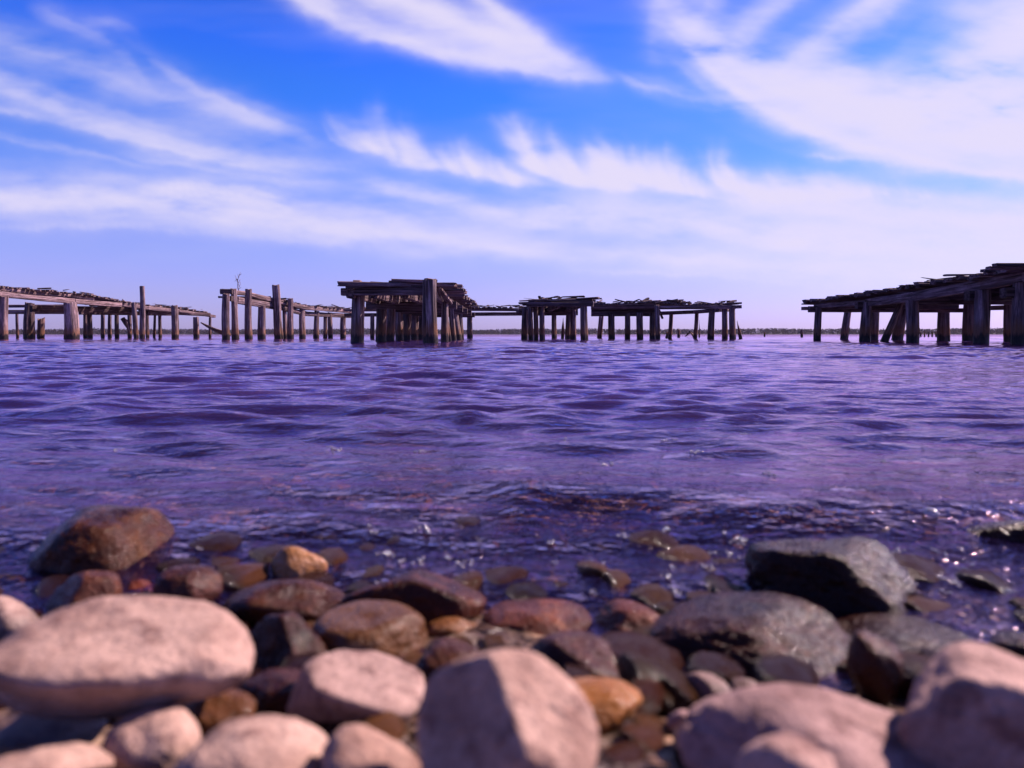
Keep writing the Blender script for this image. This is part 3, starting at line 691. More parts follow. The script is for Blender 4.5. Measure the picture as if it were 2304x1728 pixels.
for i in range(22):
    px = rnd.uniform(1486, 1545); p = gp(px, 683-4.5*math.exp(-((px-1510)/18)**2)-rnd.random()*3, rnd.uniform(30.3, 32))
    a = rnd.uniform(-.5, .5); v = Vector((math.cos(a)*.4, math.sin(a)*.4, rnd.uniform(-.06, .1)))
    beam(pE, p-v*.5, p+v*.5, .12, .05, 'plank', (.55, .5, .5), broken=.05)

# ------------------------------------------------------------------ pier F : right edge
pF = thing('ruined_pier', 'big shaded pier at the right edge, plank tips jutting out left over its beam', 'pier', (10.5, 20, 0), 'ruined timber piers')
for b, t, ty, Y, d in ((1840, 1841, 692, 24.7, 15), (1948, 1950, 680, 21.3, 20), (2050, 2052, 676, 18.4, 27), (2209, 2211, 652, 16, 31), (2298, 2300, 634, 14.9, 34), (2420, 2424, 620, 13.6, 36)):
    pile(pF, b, t, ty, Y, d, color=(.85, .8, .9), dtop=.95, ragged=.02)
for b, t, ty, Y, d in ((1900, 1908, 696, 28, 16), (1967, 1968, 696, 25.7, 18), (2020, 2034, 682, 23.6, 22), (2123, 2124, 684, 22, 25), (2183, 2184, 676, 20.5, 27), (2272, 2274, 664, 19, 26)):
    pile(pF, b, t, ty, Y, d, color=(.8, .7, .72), dtop=.92, ragged=.02)
pile(pF, 1988, 2030, 678, 20.4, 20, dtop=.7, name='leaning_pile', color=(.8, .72, .75))
st = [(1838, 688, 25), (1955, 681, 21.4), (2062, 667, 18.3), (2216, 640, 15.9), (2310, 621, 14.7), (2440, 600, 13.4)]
for i in range(5): beam(pF, gp(*st[i]), gp(*st[i+1]), .22, .22 if i else .15, 'stringer', (.85, .8, .9), rough=.05)
beam(pF, gp(1806, 694, 25.2), gp(1905, 695, 25.4), .2, .11, 'cap_beam', (1.1, .95, .95)); beam(pF, gp(1905, 697, 26), gp(2010, 698, 26), .2, .14, 'cap_beam', (1.0, .85, .85))
beam(pF, gp(2050, 699, 23), gp(2190, 698, 20.8), .18, .12, 'stringer', (.95, .75, .75)); beam(pF, gp(2190, 694, 20.6), gp(2300, 691, 18.8), .2, .12, 'stringer', (.8, .7, .75))
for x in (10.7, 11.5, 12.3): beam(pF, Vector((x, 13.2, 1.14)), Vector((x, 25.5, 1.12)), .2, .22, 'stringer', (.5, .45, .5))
for Y in (15, 16.2, 18.4, 21.4, 24.8): beam(pF, Vector((9.75, Y, 1.02)), Vector((12.6, Y, 1.02)), .22, .2, 'cap_beam', (.5, .45, .5))  # dark tint stands for shade under the planks
deck(pF, [(9.75, 25.3, 1.27), (9.78, 21.3, 1.31), (9.75, 18.3, 1.36), (9.7, 15.9, 1.40), (9.7, 13, 1.46)], (2.7, .05, 0), .05, .20, miss=.06, w=.2, t=.08, over_j=.12)
for (x, y, Y), c, l in (((2224, 603, 14.3), 1.0, 2.5), ((2212, 609, 15.2), .6, 2.5), ((2148, 625, 16.4), .6, 2.5), ((2121, 633, 17.0), .6, 2.5), ((2064, 640, 17.6), .7, 2.5), ((1987, 658, 20.5), .6, 2.3), ((1970, 663, 21), .6, 2.4), ((1954, 667, 22), .6, 2.3), ((1927, 670, 23.4), .6, 2.5), ((1877, 674, 24.4), .6, 2.6), ((1806, 684, 25.2), .6, 2.6), ((2065, 646, 18), .5, 2), ((2240, 596, 14), .5, 2)):
    p = gp(x, y, Y); beam(pF, p, p+Vector((l, .05, rnd.uniform(-.06, .0))), .22, .075 if y < 610 else .055, 'plank', (c, c*.92, c*.97), broken=.02, taper0=.8)

def debris(parent, edge, n, depth, seed):
    rr = random.Random(seed); pts = [Vector(p) for p in edge]; dv = Vector(depth)
    for i in range(n):
        k = rr.random()*(len(pts)-1); j = int(k); p = pts[j].lerp(pts[j+1], k-j)+dv*rr.random()**1.5+Vector((0, 0, rr.uniform(.0, .07)))
        a = rr.uniform(0, 6.28); L = rr.uniform(.15, .7); v = Vector((math.cos(a)*L, math.sin(a)*L, rr.uniform(-.14, .2)*L))
        g = rr.uniform(.45, 1.0)
        beam(parent, p-v*.5, p+v*.5, rr.uniform(.03, .13), rr.uniform(.02, .06), 'plank_fragment', (g, g*.92, g*.94), rough=.25, broken=.08, taper1=rr.choice([.3, .7, 1]))
debris(pA, [gp(-60, 636, 28.4), gp(0, 641, 30), gp(165, 656, 33), gp(215, 665, 34.6), gp(272, 675, 37)], 40, (-2, -.2, 0), 1)
debris(pA, [gp(272, 676, 37), gp(330, 684, 38.7), gp(400, 691, 40.7), gp(465, 700, 43.3)], 36, (-2, -.2, 0), 2)
debris(pC, [gp(620, 671, 32.6), gp(690, 686, 34.6), gp(795, 695, 38.3)], 22, (-1.5, -.2, 0), 3)
debris(pD, [gp(1190, 673, 24.8), gp(1334, 669, 24.4)], 14, (0, 5, 0), 4)
debris(pE, [gp(1336, 681, 31), gp(1450, 677, 30.6), gp(1540, 682, 30.4), gp(1660, 680, 29.6)], 34, (0, 2, 0), 5)
debris(pF, [gp(1840, 676, 25), gp(1960, 662, 21.4), gp(2080, 638, 17.8), gp(2230, 603, 15)], 24, (1.5, 0, 0), 6)
debris(pG, [gp(1045, 690, 36), gp(1175, 690, 35.5)], 24, (0, 1.5, 0), 7)

# ------------------------------------------------------------------ lone posts, stubs and driftwood
def post(name, label, cat, args, group='lone posts and stubs in the water', **kw):
    t = pile(None, *args, name=name, **kw); tag(t, label, cat, group); return t
post('wooden_post', 'tall slim post standing well above the deck beside the left pier', 'post', (321, 320, 644, 33.6, 12), color=(1.05, 1, 1.05), ragged=.02, dtop=.95)
post('wooden_post', 'squat rotten stub under the left pier with a split top', 'post', (91, 92, 719, 37, 16), color=(.9, .75, .7), ragged=.15)
post('wooden_post', 'pointed broken stake seen under the short dark finger pier', 'post', (1265, 1267, 716, 33, 8), point=.2, color=(.75, .65, .65))
post('wooden_post', 'reddish slim post leaning right behind the corner of the short finger pier', 'post', (1346, 1350, 711, 36, 6), color=(1.2, .95, .95))
post('wooden_post', 'paler slim post leaning right, twin of the reddish one beside it', 'post', (1352, 1356, 711, 36, 5), color=(1.45, 1.2, 1.2))
post('wooden_post', 'thin broken stake leaning left off the end of the broadside pier', 'post', (1666, 1658, 723, 30, 9), point=.25, color=(.8, .7, .7))
post('wooden_post', 'slim grey stake standing far out behind the broadside pier', 'post', (1573, 1574, 722, 48, 4), point=.3, color=(.9, .8, .85))
post('wooden_post', 'short thick stub in the open water under the broadside pier', 'post', (1527, 1528, 741, 46, 7), color=(.6, .5, .5), ragged=.1)
post('wooden_post', 'low crooked stub leaning against a slim rear pile of the broadside pier', 'post', (1499, 1502, 748, 36, 6), color=(.6, .5, .5), ragged=.08)
post('wooden_post', 'lone stub in open water left of the big right pier', 'post', (1804, 1804, 742, 52, 6), color=(.6, .55, .65), ragged=.08)
post('wooden_post', 'tiny dark stub in open water between the broadside pier and the right pier', 'post', (1720, 1720, 748, 60, 4), color=(.4, .35, .4))
for i, px in enumerate((2072, 2080, 2089, 2097, 2106)):
    post('wooden_post', 'one of the row of tiny far stubs behind the big right pier', 'post', (px, px+rnd.uniform(-1, 1), 747-rnd.random()*2, 60, 3.5), group='row of far stubs', color=(.8, .7, .7))
post('wooden_post', 'small dark stake beside the far stubs behind the right pier', 'post', (2068, 2069, 738, 60, 2.5), color=(.4, .3, .3))

def tube(name, pts, radii, mat, parent=None, color=None, seg=8):
    V = []; F = []
    o0 = Vector(pts[0])
    for i, (p, r) in enumerate(zip(pts, radii)):
        p = Vector(p); d = (Vector(pts[min(i+1, len(pts)-1)])-Vector(pts[max(i-1, 0)])).normalized()
        a = d.orthogonal().normalized(); b = d.cross(a)
        for j in range(seg):
            t = 2*math.pi*j/seg; q = p-o0+(a*math.cos(t)+b*math.sin(t))*r*(1+.12*math.sin(3*t+i)); V.append(q)
        if i:
            for j in range(seg):
                k = (j+1) % seg; F.append(((i-1)*seg+j, (i-1)*seg+k, i*seg+k, i*seg+j))
    F.append(tuple(range(seg))[::-1]); F.append(tuple(range((len(pts)-1)*seg, len(pts)*seg)))
    o = link(name, mesh_np(name, V, F), mat, None, loc=o0, color=color)
    if parent: o.parent = parent; o.location = o0-parent.location
    return o
lg = tube('driftwood_log', [gp(452, 726, 40), gp(465, 733, 39.8), gp(482, 741, 39.6), gp(500, 748, 39.4), gp(516, 754, 39.2)], [.03, .07, .09, .12, .12], M_WOOD, color=(.7, .6, .55))
tag(lg, 'fallen log slanting into the water between the left pier and the pier of leaning piles', 'log')
br = tube('driftwood_branch', [gp(276, 716, 39), gp(283, 728, 39), gp(288, 738, 39), gp(292, 752, 39), gp(293, 760, 39)], [.12, .10, .06, .04, .03], M_WOOD, color=(.7, .65, .6))
tag(br, 'curved bare branch hanging below the deck of the left pier', 'branch')
br = tube('driftwood_branch', [gp(1542, 757, 44), gp(1548, 752, 44), gp(1553, 746, 44), gp(1556, 750, 44), gp(1561, 758, 44)], [.05, .06, .06, .05, .06], M_WOOD, color=(.6, .55, .55))
tag(br, 'hooked driftwood branch poking out of the water under the broadside pier', 'branch')

# bare sapling growing out of the pier
sap = thing('bare_sapling', 'bare thin twiggy sapling growing on top of the pier of leaning piles', 'plant', gp(537, 655, 30.2))
def twig(p0, p1, r, n=4):
    pts = [p0.lerp(p1, i/n)+Vector((rnd.uniform(-.02, .02), 0, 0)) for i in range(n+1)]
    return pts, [r*(1-.6*i/n) for i in range(n+1)]
M_TWIG = NT('grey_twig'); M_TWIG.principled((0.20, 0.13, 0.14), 0.8); M_TWIG = M_TWIG.mat
pts, rr = twig(gp(537, 655, 30.2), gp(534, 628, 30.2), .020); tube('stem', pts, rr, M_TWIG, sap, seg=5)
for a, b in (((535, 634), (528, 619)), ((535, 631), (541, 612)), ((536, 642), (532, 630)), ((537, 646), (542, 634)), ((532, 627), (529, 633)), ((538, 624), (535, 617)), ((537, 650), (543, 645)), ((539, 619), (543, 616)), ((536, 637), (540, 628))):
    pts, rr = twig(gp(*a, 30.2), gp(*b, 30.2), .013); tube('twig', pts, rr, M_TWIG, sap, seg=5)

# ------------------------------------------------------------------ stones
_ico = {}
def ico(sub):
    if sub not in _ico:
        bm = bmesh.new(); bmesh.ops.create_icosphere(bm, subdivisions=sub, radius=1)
        _ico[sub] = (np.array([v.co[:] for v in bm.verts]), [tuple(v.index for v in f.verts) for f in bm.faces]); bm.free()
    return _ico[sub]

def stone_mesh(rx, ry, rz, seed, planes=(), nrand=7, p=9, rough=1.0, tilt=(0, 0, 0), sub=5):
    D, F = ico(sub); rs = np.random.RandomState(seed)
    terms = [np.ones(len(D))]
    pl = [(np.array(n, float)/np.linalg.norm(n), d) for n, d in planes]
    for _ in range(nrand):
        n = rs.normal(size=3); n /= np.linalg.norm(n); pl.append((n, rs.uniform(.62, .92)))
    for n, d in pl:
        c = D @ n; terms.append(np.where(c > 0.02, d/np.maximum(c, 0.02), 50))
    r = sum(t**-p for t in terms)**(-1/p)
    s = seed*1.37
    r = r*(1+rough*(.08*vnoise(D*1.3+s)+.045*vnoise(D*2.9+s)+.020*vnoise(D*6.5+s)+.010*vnoise(D*14+s)+.004*vnoise(D*30+s)))
    P = D*r[:, None]
    Rm = np.array(Matrix.Rotation(tilt[1], 3, 'Y') @ Matrix.Rotation(tilt[0], 3, 'X') @ Matrix.Rotation(tilt[2], 3, 'Z')) if any(tilt) else None
    lo, hi = P.min(0), P.max(0); P = (P-(lo+hi)/2)/((hi-lo)/2)*np.array([rx, ry, rz])
    if Rm is not None:
        P = P @ Rm.T; lo, hi = P.min(0), P.max(0); P = P-(lo+hi)/2
    return mesh_np('stone', P, F, True)

FOOT = []
def stone(name, label, x0, x1, y0, y1, mat, color=(1, 1, 1), depth=.85, sink=.25, zoff=0.0, seed=None, wl=False, group='larger shore stones', cat='stone', **kw):
    """stone whose outline fills photo box x0..x1, y0..y1 and which rests on the sloping bed"""
    seed = seed if seed is not None else int(x0*7+y0*3) % 9973
    px, py = (x0+x1)/2, (y0+y1)/2; hx, hy = (x1-x0)/2, (y1-y0)/2
    phi = math.atan((py-HY)/FPX)
    lo, hi = 0.15, 4.0
    for _ in range(50):
        Y = (lo+hi)/2; k = Y/FPX
        rx = hx*k; ry = depth*rx
        v = hy*k*math.cos(phi)
        rz = math.sqrt(max((v*v-(ry*math.sin(phi))**2), (.45*v)**2))/math.cos(phi)
        z = CAMH-(py-HY)*k
        if z-rz*(1-sink) > ground_z(Y)+zoff: lo = Y
        else: hi = Y
    if wl:                                                  # y1 is where its front meets the water
        Yf = CAMH*FPX/(y1-HY); Y = Yf
        for _ in range(8):
            rx = hx*Y/FPX; ry = depth*rx; Y = Yf+.72*ry
        zt = CAMH-(y0-HY)*(Y+.1*ry)/FPX; zb = float(ground_z(Y))-.01
        rz = max(.3*rx, (zt-zb)/2); z = zt-rz
    me = stone_mesh(rx, ry, rz, seed, **kw)
    o = link(name, me, mat, None, loc=((px-CX)*Y/FPX, Y, z), color=color)
    tag(o, label, cat, group); FOOT.append((o.location.x, Y, rx, ry))
    return o
R6 = dict(sub=6)
stone('stone', 'big brown wet boulder standing in the water at left', 62, 392, 1143, 1296, M_WET, (1.45, 1.25, .9), seed=5, planes=[((-.8, -.3, .5), .62), ((.9, -.2, .45), .66), ((0, 0, 1), .72), ((.1, -1, .3), .7)], nrand=4, p=9, sub=6, rough=1.1, wl=True)
stone('stone', 'small sandy-orange stone at the edge of the wash, beyond the dark flat stone', 611, 738, 1225, 1312, M_AMBER, (1.35, 1.35, 1.5), seed=12, wl=True)
stone('stone', 'rounded grey-brown damp stone behind the big pale flat stone', 98, 270, 1281, 1420, M_WET, (2.6, 2.4, 2.6), seed=14, planes=[((-.6, -.7, .4), .6)])
stone('stone', 'pale pinkish stone cut by the left edge of the photo', -70, 94, 1331, 1480, M_DRY, (1.05, 1, 1.02), seed=15, p=6)
stone('stone', 'biggest pale flat stone in the left foreground, dark underneath', -14, 566, 1348, 1630, M_DRY, (1.08, 1, 1), seed=16, depth=.72, zoff=.02, nrand=3, p=7, sub=6, rough=.9, planes=[((.05, -.25, .9), .62), ((-.35, -.75, -.45), .62), ((.35, -.7, -.55), .60), ((-.95, -.1, .35), .80), ((.9, -.2, .1), .85)])
stone('stone', 'dark violet-grey stone half behind the big pale flat stone', 355, 494, 1272, 1400, M_WET, (1.8, 1.7, 2.4), seed=17, planes=[((.7, -.3, .6), .6)])
stone('stone', 'small russet stone between the brown boulder and the big pale stone', 265, 352, 1303, 1372, M_WET, (3.2, 2.0, 1.6), seed=18)
stone('stone', 'dark wet slab-like stone in front of the small sandy-orange one', 502, 800, 1297, 1400, M_WET, (1.2, 1.0, 1.1), seed=19, planes=[((0, -1, -.3), .5)], depth=.7, wl=True)
stone('stone', 'dark faceted stone with a lit right slope just right of the big pale stone', 558, 745, 1374, 1540, M_WET, (1.5, 1.2, 1.2), seed=20, planes=[((-.5, -.8, .3), .45), ((.75, -.35, .6), .5)], nrand=3, p=16)
stone('stone', 'brown mottled wet stone with an amber right end, centre left', 696, 960, 1357, 1500, M_AMBER, (.55, .55, .65), seed=21, nrand=5)
stone('stone', 'dark jagged stone with a lit amber upper rim at the wash line', 776, 1096, 1283, 1392, M_WET, (1.7, 1.2, .9), seed=22, planes=[((-.1, -.9, .1), .42), ((.5, .2, .85), .6)], p=14, depth=.6, wl=True)
stone('stone', 'small amber stone right of the brown mottled stone', 960, 1062, 1386, 1450, M_AMBER, (.8, .75, .8), seed=23)
stone('stone', 'dark rounded stone just behind the top of the tall ridged stone', 923, 1100, 1436, 1560, M_WET, (1.5, 1.3, 1.2), seed=24)
stone('stone', 'flat pinkish-brown stone awash in the middle', 1086, 1330, 1342, 1450, M_WET, (3.0, 2.3, 2.2), seed=25, depth=.9, sink=.4)
stone('stone', 'flat pinkish stone awash right of the middle with a dark left side', 1322, 1494, 1348, 1440, M_WET, (3.2, 2.4, 2.4), seed=26, sink=.4, planes=[((-.8, -.3, .4), .5)])
stone('stone', 'dark stone with a paler top right behind the tall ridged stone', 1169, 1404, 1420, 1560, M_WET, (1.5, 1.25, 1.4), seed=27, planes=[((-.5, -.8, .2), .5), ((.5, -.3, .7), .6)], p=14)
stone('stone', 'pale flat-topped stone with a dark front, left of the tall ridged stone', 650, 956, 1475, 1665, M_DRY, (.9, .82, .86), seed=28, nrand=4, p=12, planes=[((.25, -.1, .95), .55), ((-.3, -.9, -.2), .55), ((-.9, -.2, .3), .75)])
stone('stone', 'small brown damp stone under the right end of the big pale stone', 414, 570, 1556, 1672, M_AMBER, (.42, .36, .38), seed=29)
stone('stone', 'small pale pentagonal stone below the big pale stone', 240, 452, 1586, 1760, M_DRY, (1.12, 1.02, 1), seed=30, p=14, nrand=6)
stone('stone', 'grey-pink stone tucked under the left end of the big pale stone', -20, 228, 1594, 1700, M_DRY, (.8, .72, .78), seed=31)
stone('stone', 'pale stone in the bottom left corner', -60, 248, 1656, 1850, M_DRY, (1.1, 1.02, 1.02), seed=32, p=6)
stone('stone', 'pale domed stone with a rusty spot at the bottom, between corner and centre', 386, 742, 1602, 1850, M_DRY, (1.12, 1.05, 1.04), seed=33, p=6, sub=6)
stone('stone', 'blunt pale stone at the bottom edge, left of the tall ridged stone', 716, 946, 1624, 1850, M_DRY, (1.08, .95, .92), seed=34, p=6)
stone('stone', 'tall pale stone with a sharp ridge between dark and lit faces, bottom centre', 930, 1352, 1462, 1830, M_DRY, (1.12, 1.02, 1.0), seed=35, nrand=1, p=11, depth=.62, sub=6, zoff=.012, rough=.8, planes=[((-.80, -.52, .30), .40), ((.72, -.30, .60), .47), ((-.3, .2, .93), .85)])
stone('stone', 'amber stone glowing right of the tall ridged stone', 1236, 1450, 1524, 1665, M_AMBER, (1.1, .9, .6), seed=36, nrand=8)
stone('stone', 'black angular boulder with a glinting right face at the water edge, right', 1690, 2046, 1218, 1368, M_WET, (.70, .50, .46), seed=37, nrand=4, p=11, sub=6, planes=[((-.45, -.85, .15), .46), ((.52, -.56, .60), .54), ((-.1, .1, 1), .68), ((-1, 0, .1), .85)], rough=1.5, wl=True)
stone('stone', 'brown wet block with a sparkling right face, in front of the black boulder', 1450, 1922, 1358, 1512, M_WET, (1.0, .70, .62), seed=38, nrand=4, p=10, rough=1.4, sub=6, planes=[((-.6, -.75, .3), .52), ((.52, -.58, .60), .50), ((-.35, 0, .9), .66)], wl=True)
stone('stone', 'low black stone in the shadow right of the brown block', 1860, 2184, 1378, 1490, M_WET, (.6, .5, .55), seed=39)
stone('stone', 'upright dark brown stone left of the pale right-hand boulder', 1905, 2030, 1420, 1600, M_WET, (1.3, 1.0, .8), seed=40)
stone('stone', 'big pale boulder in the lower right corner with a shaded left face', 2010, 2460, 1458, 1800, M_DRY, (1.0, .88, .92), seed=41, nrand=2, p=11, sub=6, zoff=.01, planes=[((-.45, -.85, .15), .52), ((.2, -.1, .95), .60)])
stone('stone', 'wide greyish-mauve stone along the bottom right', 1530, 2150, 1528, 1860, M_DRY, (.86, .76, .86), seed=42, nrand=3, p=9, sub=6, depth=.7, planes=[((-.55, -.6, .45), .60), ((.5, -.3, .75), .62)])
stone('stone', 'small pale-edged stone in front of the wide mauve stone', 1655, 1880, 1654, 1850, M_DRY, (1.0, .88, .92), seed=43, planes=[((-.6, -.6, .3), .5)], zoff=.02)
stone('stone', 'little whitish round pebble between the amber stone and the mauve stone', 1498, 1564, 1592, 1664, M_DRY, (1.25, 1.1, 1.3), seed=44, p=5)
stone('stone', 'small pinkish two-tone stone below the brown wet block', 1534, 1644, 1512, 1600, M_DRY, (.62, .5, .52), seed=45, planes=[((-.8, -.5, .2), .4)])
stone('stone', 'small rosy stone right of the two-tone one, below the brown block', 1640, 1706, 1526, 1580, M_DRY, (.72, .55, .52), seed=46)
stone('stone', 'dark stone awash at the right edge of the photo', 2130, 2400, 1160, 1250, M_WET, (.55, .42, .5), seed=71, wl=True, nrand=3, p=8, planes=[((-.3, -.9, .35), .45)])
stone('stone', 'dark wet stone at the right edge behind the pale boulder', 2230, 2400, 1420, 1520, M_WET, (.9, .75, .9), seed=48)
stone('stone', 'drowned brown stone just under the surface, middle of the wash', 1042, 1275, 1155, 1240, M_WET, (1.6, 1.2, 1.0), seed=49, sink=.35)
stone('stone', 'dark stone in the gap under the big pale stone and left of the flat-topped one', 530, 720, 1500, 1620, M_WET, (1.2, .85, .9), seed=50)
stone('stone', 'dark stone in the gap between the domed stone and the flat-topped stone', 640, 900, 1560, 1720, M_WET, (.8, .65, .85), seed=51, zoff=-.01)

# small pebbles filling the gaps and the shallow bed
pm = []
for i in range(10):
    rs = 100+i; a = .55+.06*i % .5
    pm.append(stone_mesh(1, .8+.03*i, .5+.03*(i % 5), rs, nrand=7, p=9, rough=1.5, sub=4))
def pebbles():
    rs = random.Random(5); n = 0; tries = 0
    kinds = [('small dark wet pebble in the gaps between the larger shore stones', M_WET, 'small dark pebbles'),
             ('small brownish-pink pebble wetted by the wash among the larger stones', M_AMBER, 'small pinkish pebbles'),
             ('small pebble lying drowned on the shallow bed beyond the wash line', M_AMBER, 'drowned pebbles')]
    placed = []
    while n < 270 and tries < 9000:
        tries += 1
        Y = 0.27+1.15*rs.random()**1.5; X = rs.uniform(-.78, .78)*Y
        s = rs.uniform(.006, .020)*(1 if Y < .6 else 1.6)
        if any(((X-a)/(c*.92))**2+((Y-b)/(d*.92))**2 < 1 for a, b, c, d in FOOT): continue
        if any((X-a)**2+(Y-b)**2 < (.72*(s+c))**2 for a, b, c in placed): continue
        k = 2 if Y > .72 else (1 if rs.random() < .3 else 0)
        lab, mt, gr = kinds[k]
        me0 = rs.choice(pm)
        key = me0.name+mt.name
        if key not in cache:
            c = me0.copy(); c.materials.clear(); c.materials.append(mt); cache[key] = c
        o = link('pebble', cache[key], None, None, loc=(X, Y, float(ground_z(Y))+s*.25))
        o.scale = (s, s*rs.uniform(.7, 1.1), s*rs.uniform(.6, 1)); o.rotation_euler = (rs.uniform(-.3, .3), rs.uniform(-.3, .3), rs.uniform(0, 6.3))
        b = rs.uniform(.8, 2.8)
        if k == 1: b *= .32
        if k == 2: b *= .62
        o.color = (b, b*rs.uniform(.75, .9), b*rs.uniform(.65, .95), 1)
        tag(o, lab, 'pebble', gr); placed.append((X, Y, s)); n += 1
cache = {}
pebbles()
def wash_stones():
    rs = random.Random(17); n = 0; tries = 0; placed = []
    kinds = [('half-drowned dark brown stone in the wash, one of many between the larger stones', M_WET, 'dark stones in the wash', 1.4),
             ('half-drowned amber-brown stone in the wash, one of many between the larger stones', M_AMBER, 'amber stones in the wash', .42)]
    while n < 140 and tries < 9000:
        tries += 1
        Y = rs.choice((rs.uniform(.40, .62), rs.uniform(.54, .76))); X = rs.uniform(-.74, .74)*Y
        s = rs.uniform(.013, .030)*(1.25 if Y > .6 else 1)
        if any(((X-a)/(c*.95+s*.5))**2+((Y-b)/(d*.95+s*.5))**2 < 1 for a, b, c, d in FOOT): continue
        if any((X-a)**2+(Y-b)**2 < (.8*(s+c))**2 for a, b, c in placed): continue
        lab, mt, gr, bb = kinds[0 if rs.random() < .6 else 1]
        me0 = rs.choice(pm); key = me0.name+mt.name
        if key not in cache:
            c = me0.copy(); c.materials.clear(); c.materials.append(mt); cache[key] = c
        sz = s*rs.uniform(.55, .8)
        g = float(ground_z(Y)); zc = g+sz*rs.uniform(.3, .75)
        if Y > .47:                                        # tall enough to break the surface, or to lie just under it
            top = max(0, float(wave_height(np.array([[X]]), np.array([[Y]]), np.array([[.01]]))[0, 0]))+rs.uniform(-.002, .016)
            sz = max(sz, (top-g)*.62); zc = top-sz*.92; s = max(s, sz*1.1)
        o = link('stone', cache[key], None, None, loc=(X, Y, zc))
        o.scale = (s, s*rs.uniform(.7, 1.0), sz); o.rotation_euler = (rs.uniform(-.25, .25), rs.uniform(-.25, .25), rs.uniform(0, 6.3))
        b = bb*rs.uniform(.6, 1.5); o.color = (b, b*rs.uniform(.78, .95), b*rs.uniform(.7, 1.0), 1)
        tag(o, lab, 'stone', gr); placed.append((X, Y, s)); n += 1
wash_stones()

# ------------------------------------------------------------------ foam bubbles drifting on the lake, plus bubbles added for sun glints
def mat_foam():
    m = NT('foam_bubble'); g = m.n('ShaderNodeBsdfGlossy'); g.inputs['Roughness'].default_value = .13; g.inputs['Color'].default_value = (1, .97, 1, 1)
    t = m.n('ShaderNodeBsdfTransparent'); d = m.n('ShaderNodeBsdfDiffuse'); d.inputs['Color'].default_value = (.7, .66, .72, 1)
    lw = m.n('ShaderNodeLayerWeight'); lw.inputs['Blend'].default_value = .45
    a = m.n('ShaderNodeMixShader'); m.set(a.inputs[0], .35); m.t.links.new(t.outputs[0], a.inputs[1]); m.t.links.new(d.outputs[0], a.inputs[2])
    b = m.n('ShaderNodeMixShader'); m.set(b.inputs[0], lw.outputs['Fresnel']); m.t.links.new(a.outputs[0], b.inputs[1]); m.t.links.new(g.outputs[0], b.inputs[2])
    m.t.links.new(b.outputs[0], m.out.inputs['Surface']); return m.mat
M_FOAM = mat_foam()
def foam(px, py, wpx, label, n=14):
    Y = CAMH*FPX/(py-HY); c = W(px, py, Y); rs = random.Random(int(px*3+py)); V = []; F = []
    D, FF = ico(2); w = wpx*Y/FPX
    for i in range(n):
        r = w*(rs.uniform(.035, .10) if n > 9 else rs.uniform(.07, .17)) if n > 1 else w/2
        x, y = (rs.gauss(0, .25)*w, rs.gauss(0, .45)*w) if n > 1 else (0, 0)
        b = len(V); V += [(x+d[0]*r, y+d[1]*r, r*.25+d[2]*r*.8) for d in D]; F += [tuple(b+j for j in f) for f in FF]
    z = float(wave_height(np.array([[c.x]]), np.array([[c.y]]), np.array([[.01]]))[0, 0])
    tag(link('foam_bubbles', mesh_np('foam_bubbles', V, F), M_FOAM, None, loc=(c.x, c.y, z)), label, 'foam', 'patches of foam bubbles' if 'sun-catching' not in label else 'added glint bubbles in the wash')
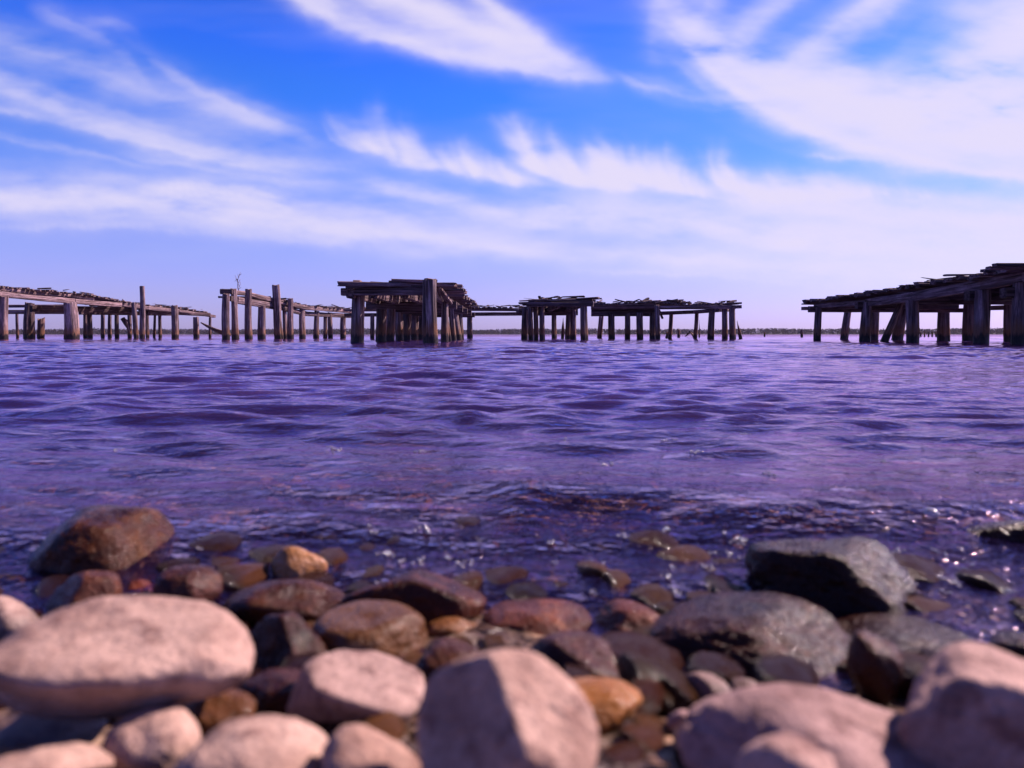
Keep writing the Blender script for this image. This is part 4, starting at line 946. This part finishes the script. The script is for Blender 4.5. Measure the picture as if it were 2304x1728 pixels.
for a in ((753, 1018, 34, 'larger of the two foam patches left of the middle of the lake'), (744, 1004, 22, 'smaller foam patch just beyond the larger one left of the middle'), (263, 1002, 22, 'lone foam patch on the far left of the water'),
          (945, 1013, 26, 'thin foam patch near the middle column of the water'), (771, 933, 24, 'most distant foam patch left of the middle'), (1561, 1019, 36, 'brightest foam patch right of the middle'),
          (1358, 1064, 44, 'long foam patch right of the middle, nearest to the camera there'), (1730, 1098, 34, 'foam patch in line with the black boulder, beyond it'), (1522, 985, 26, 'foam patch just beyond the brightest one'),
          (1496, 998, 26, 'faint foam patch left of the brightest one'), (1272, 995, 40, 'wide faint foam patch on a dark wave in the middle'), (1675, 972, 24, 'distant foam patch right of the middle'), (1996, 1041, 28, 'foam patch on the right side of the water'), (2123, 1130, 22, 'small glinting foam patch near the right edge')):
    foam(*a)
for px, py, w in ((868, 1270, 30), (905, 1285, 22), (1004, 1272, 26), (1060, 1278, 20), (1340, 1292, 34), (1370, 1310, 24), (1500, 1318, 30), (1516, 1296, 18), (1626, 1232, 24), (1572, 1262, 36), (1590, 1296, 30), (1640, 1262, 24),
                  (2028, 1262, 34), (2062, 1276, 26), (2110, 1306, 36), (2142, 1316, 28), (2164, 1290, 24), (2188, 1282, 18), (1948, 1366, 20), (1986, 1374, 18), (446, 1268, 20), (500, 1262, 16), (868, 1336, 24), (1200, 1424, 20), (1250, 1282, 18), (1780, 1206, 18), (1836, 1200, 16), (1935, 1225, 20)):
    foam(px, py, w, 'sun-catching bubbles added for glints in the shallow wash among the larger shore stones', n=8)  # bubbles added to give the wash its sun glints
_r = random.Random(31)
for i in range(34):
    px = _r.choice((_r.uniform(1230, 1690), _r.uniform(1920, 2270), _r.uniform(760, 1250))); py = _r.uniform(1222, 1345)
    foam(px, py, _r.uniform(16, 34), 'sun-catching bubbles added for glints in the shallow wash among the larger shore stones', n=8)
foam(2095, 1211, 34, 'single large clear bubble near the dark stone at the right edge', n=1)

# ------------------------------------------------------------------ air
def build_haze():
    bm = bmesh.new(); bmesh.ops.create_cube(bm, size=1)
    x0, x1, y0, y1, z0, z1 = -1500, 1500, -60, 1420, -3.2, 16
    for v in bm.verts: v.co = ((x1-x0)*(v.co.x+.5)+x0, (y1-y0)*(v.co.y+.5)+y0, (z1-z0)*(v.co.z+.5)+z0)
    me = bpy.data.meshes.new('haze'); bm.to_mesh(me); bm.free()
    m = NT('thin_air'); pv = m.n('ShaderNodeVolumePrincipled'); pv.inputs['Color'].default_value = (.80, .74, .95, 1); pv.inputs['Density'].default_value = HAZE
    m.t.links.new(pv.outputs[0], m.out.inputs['Volume'])
    tag(link('haze', me, m.mat), kind='stuff')
HAZE = 0.00007
build_haze()
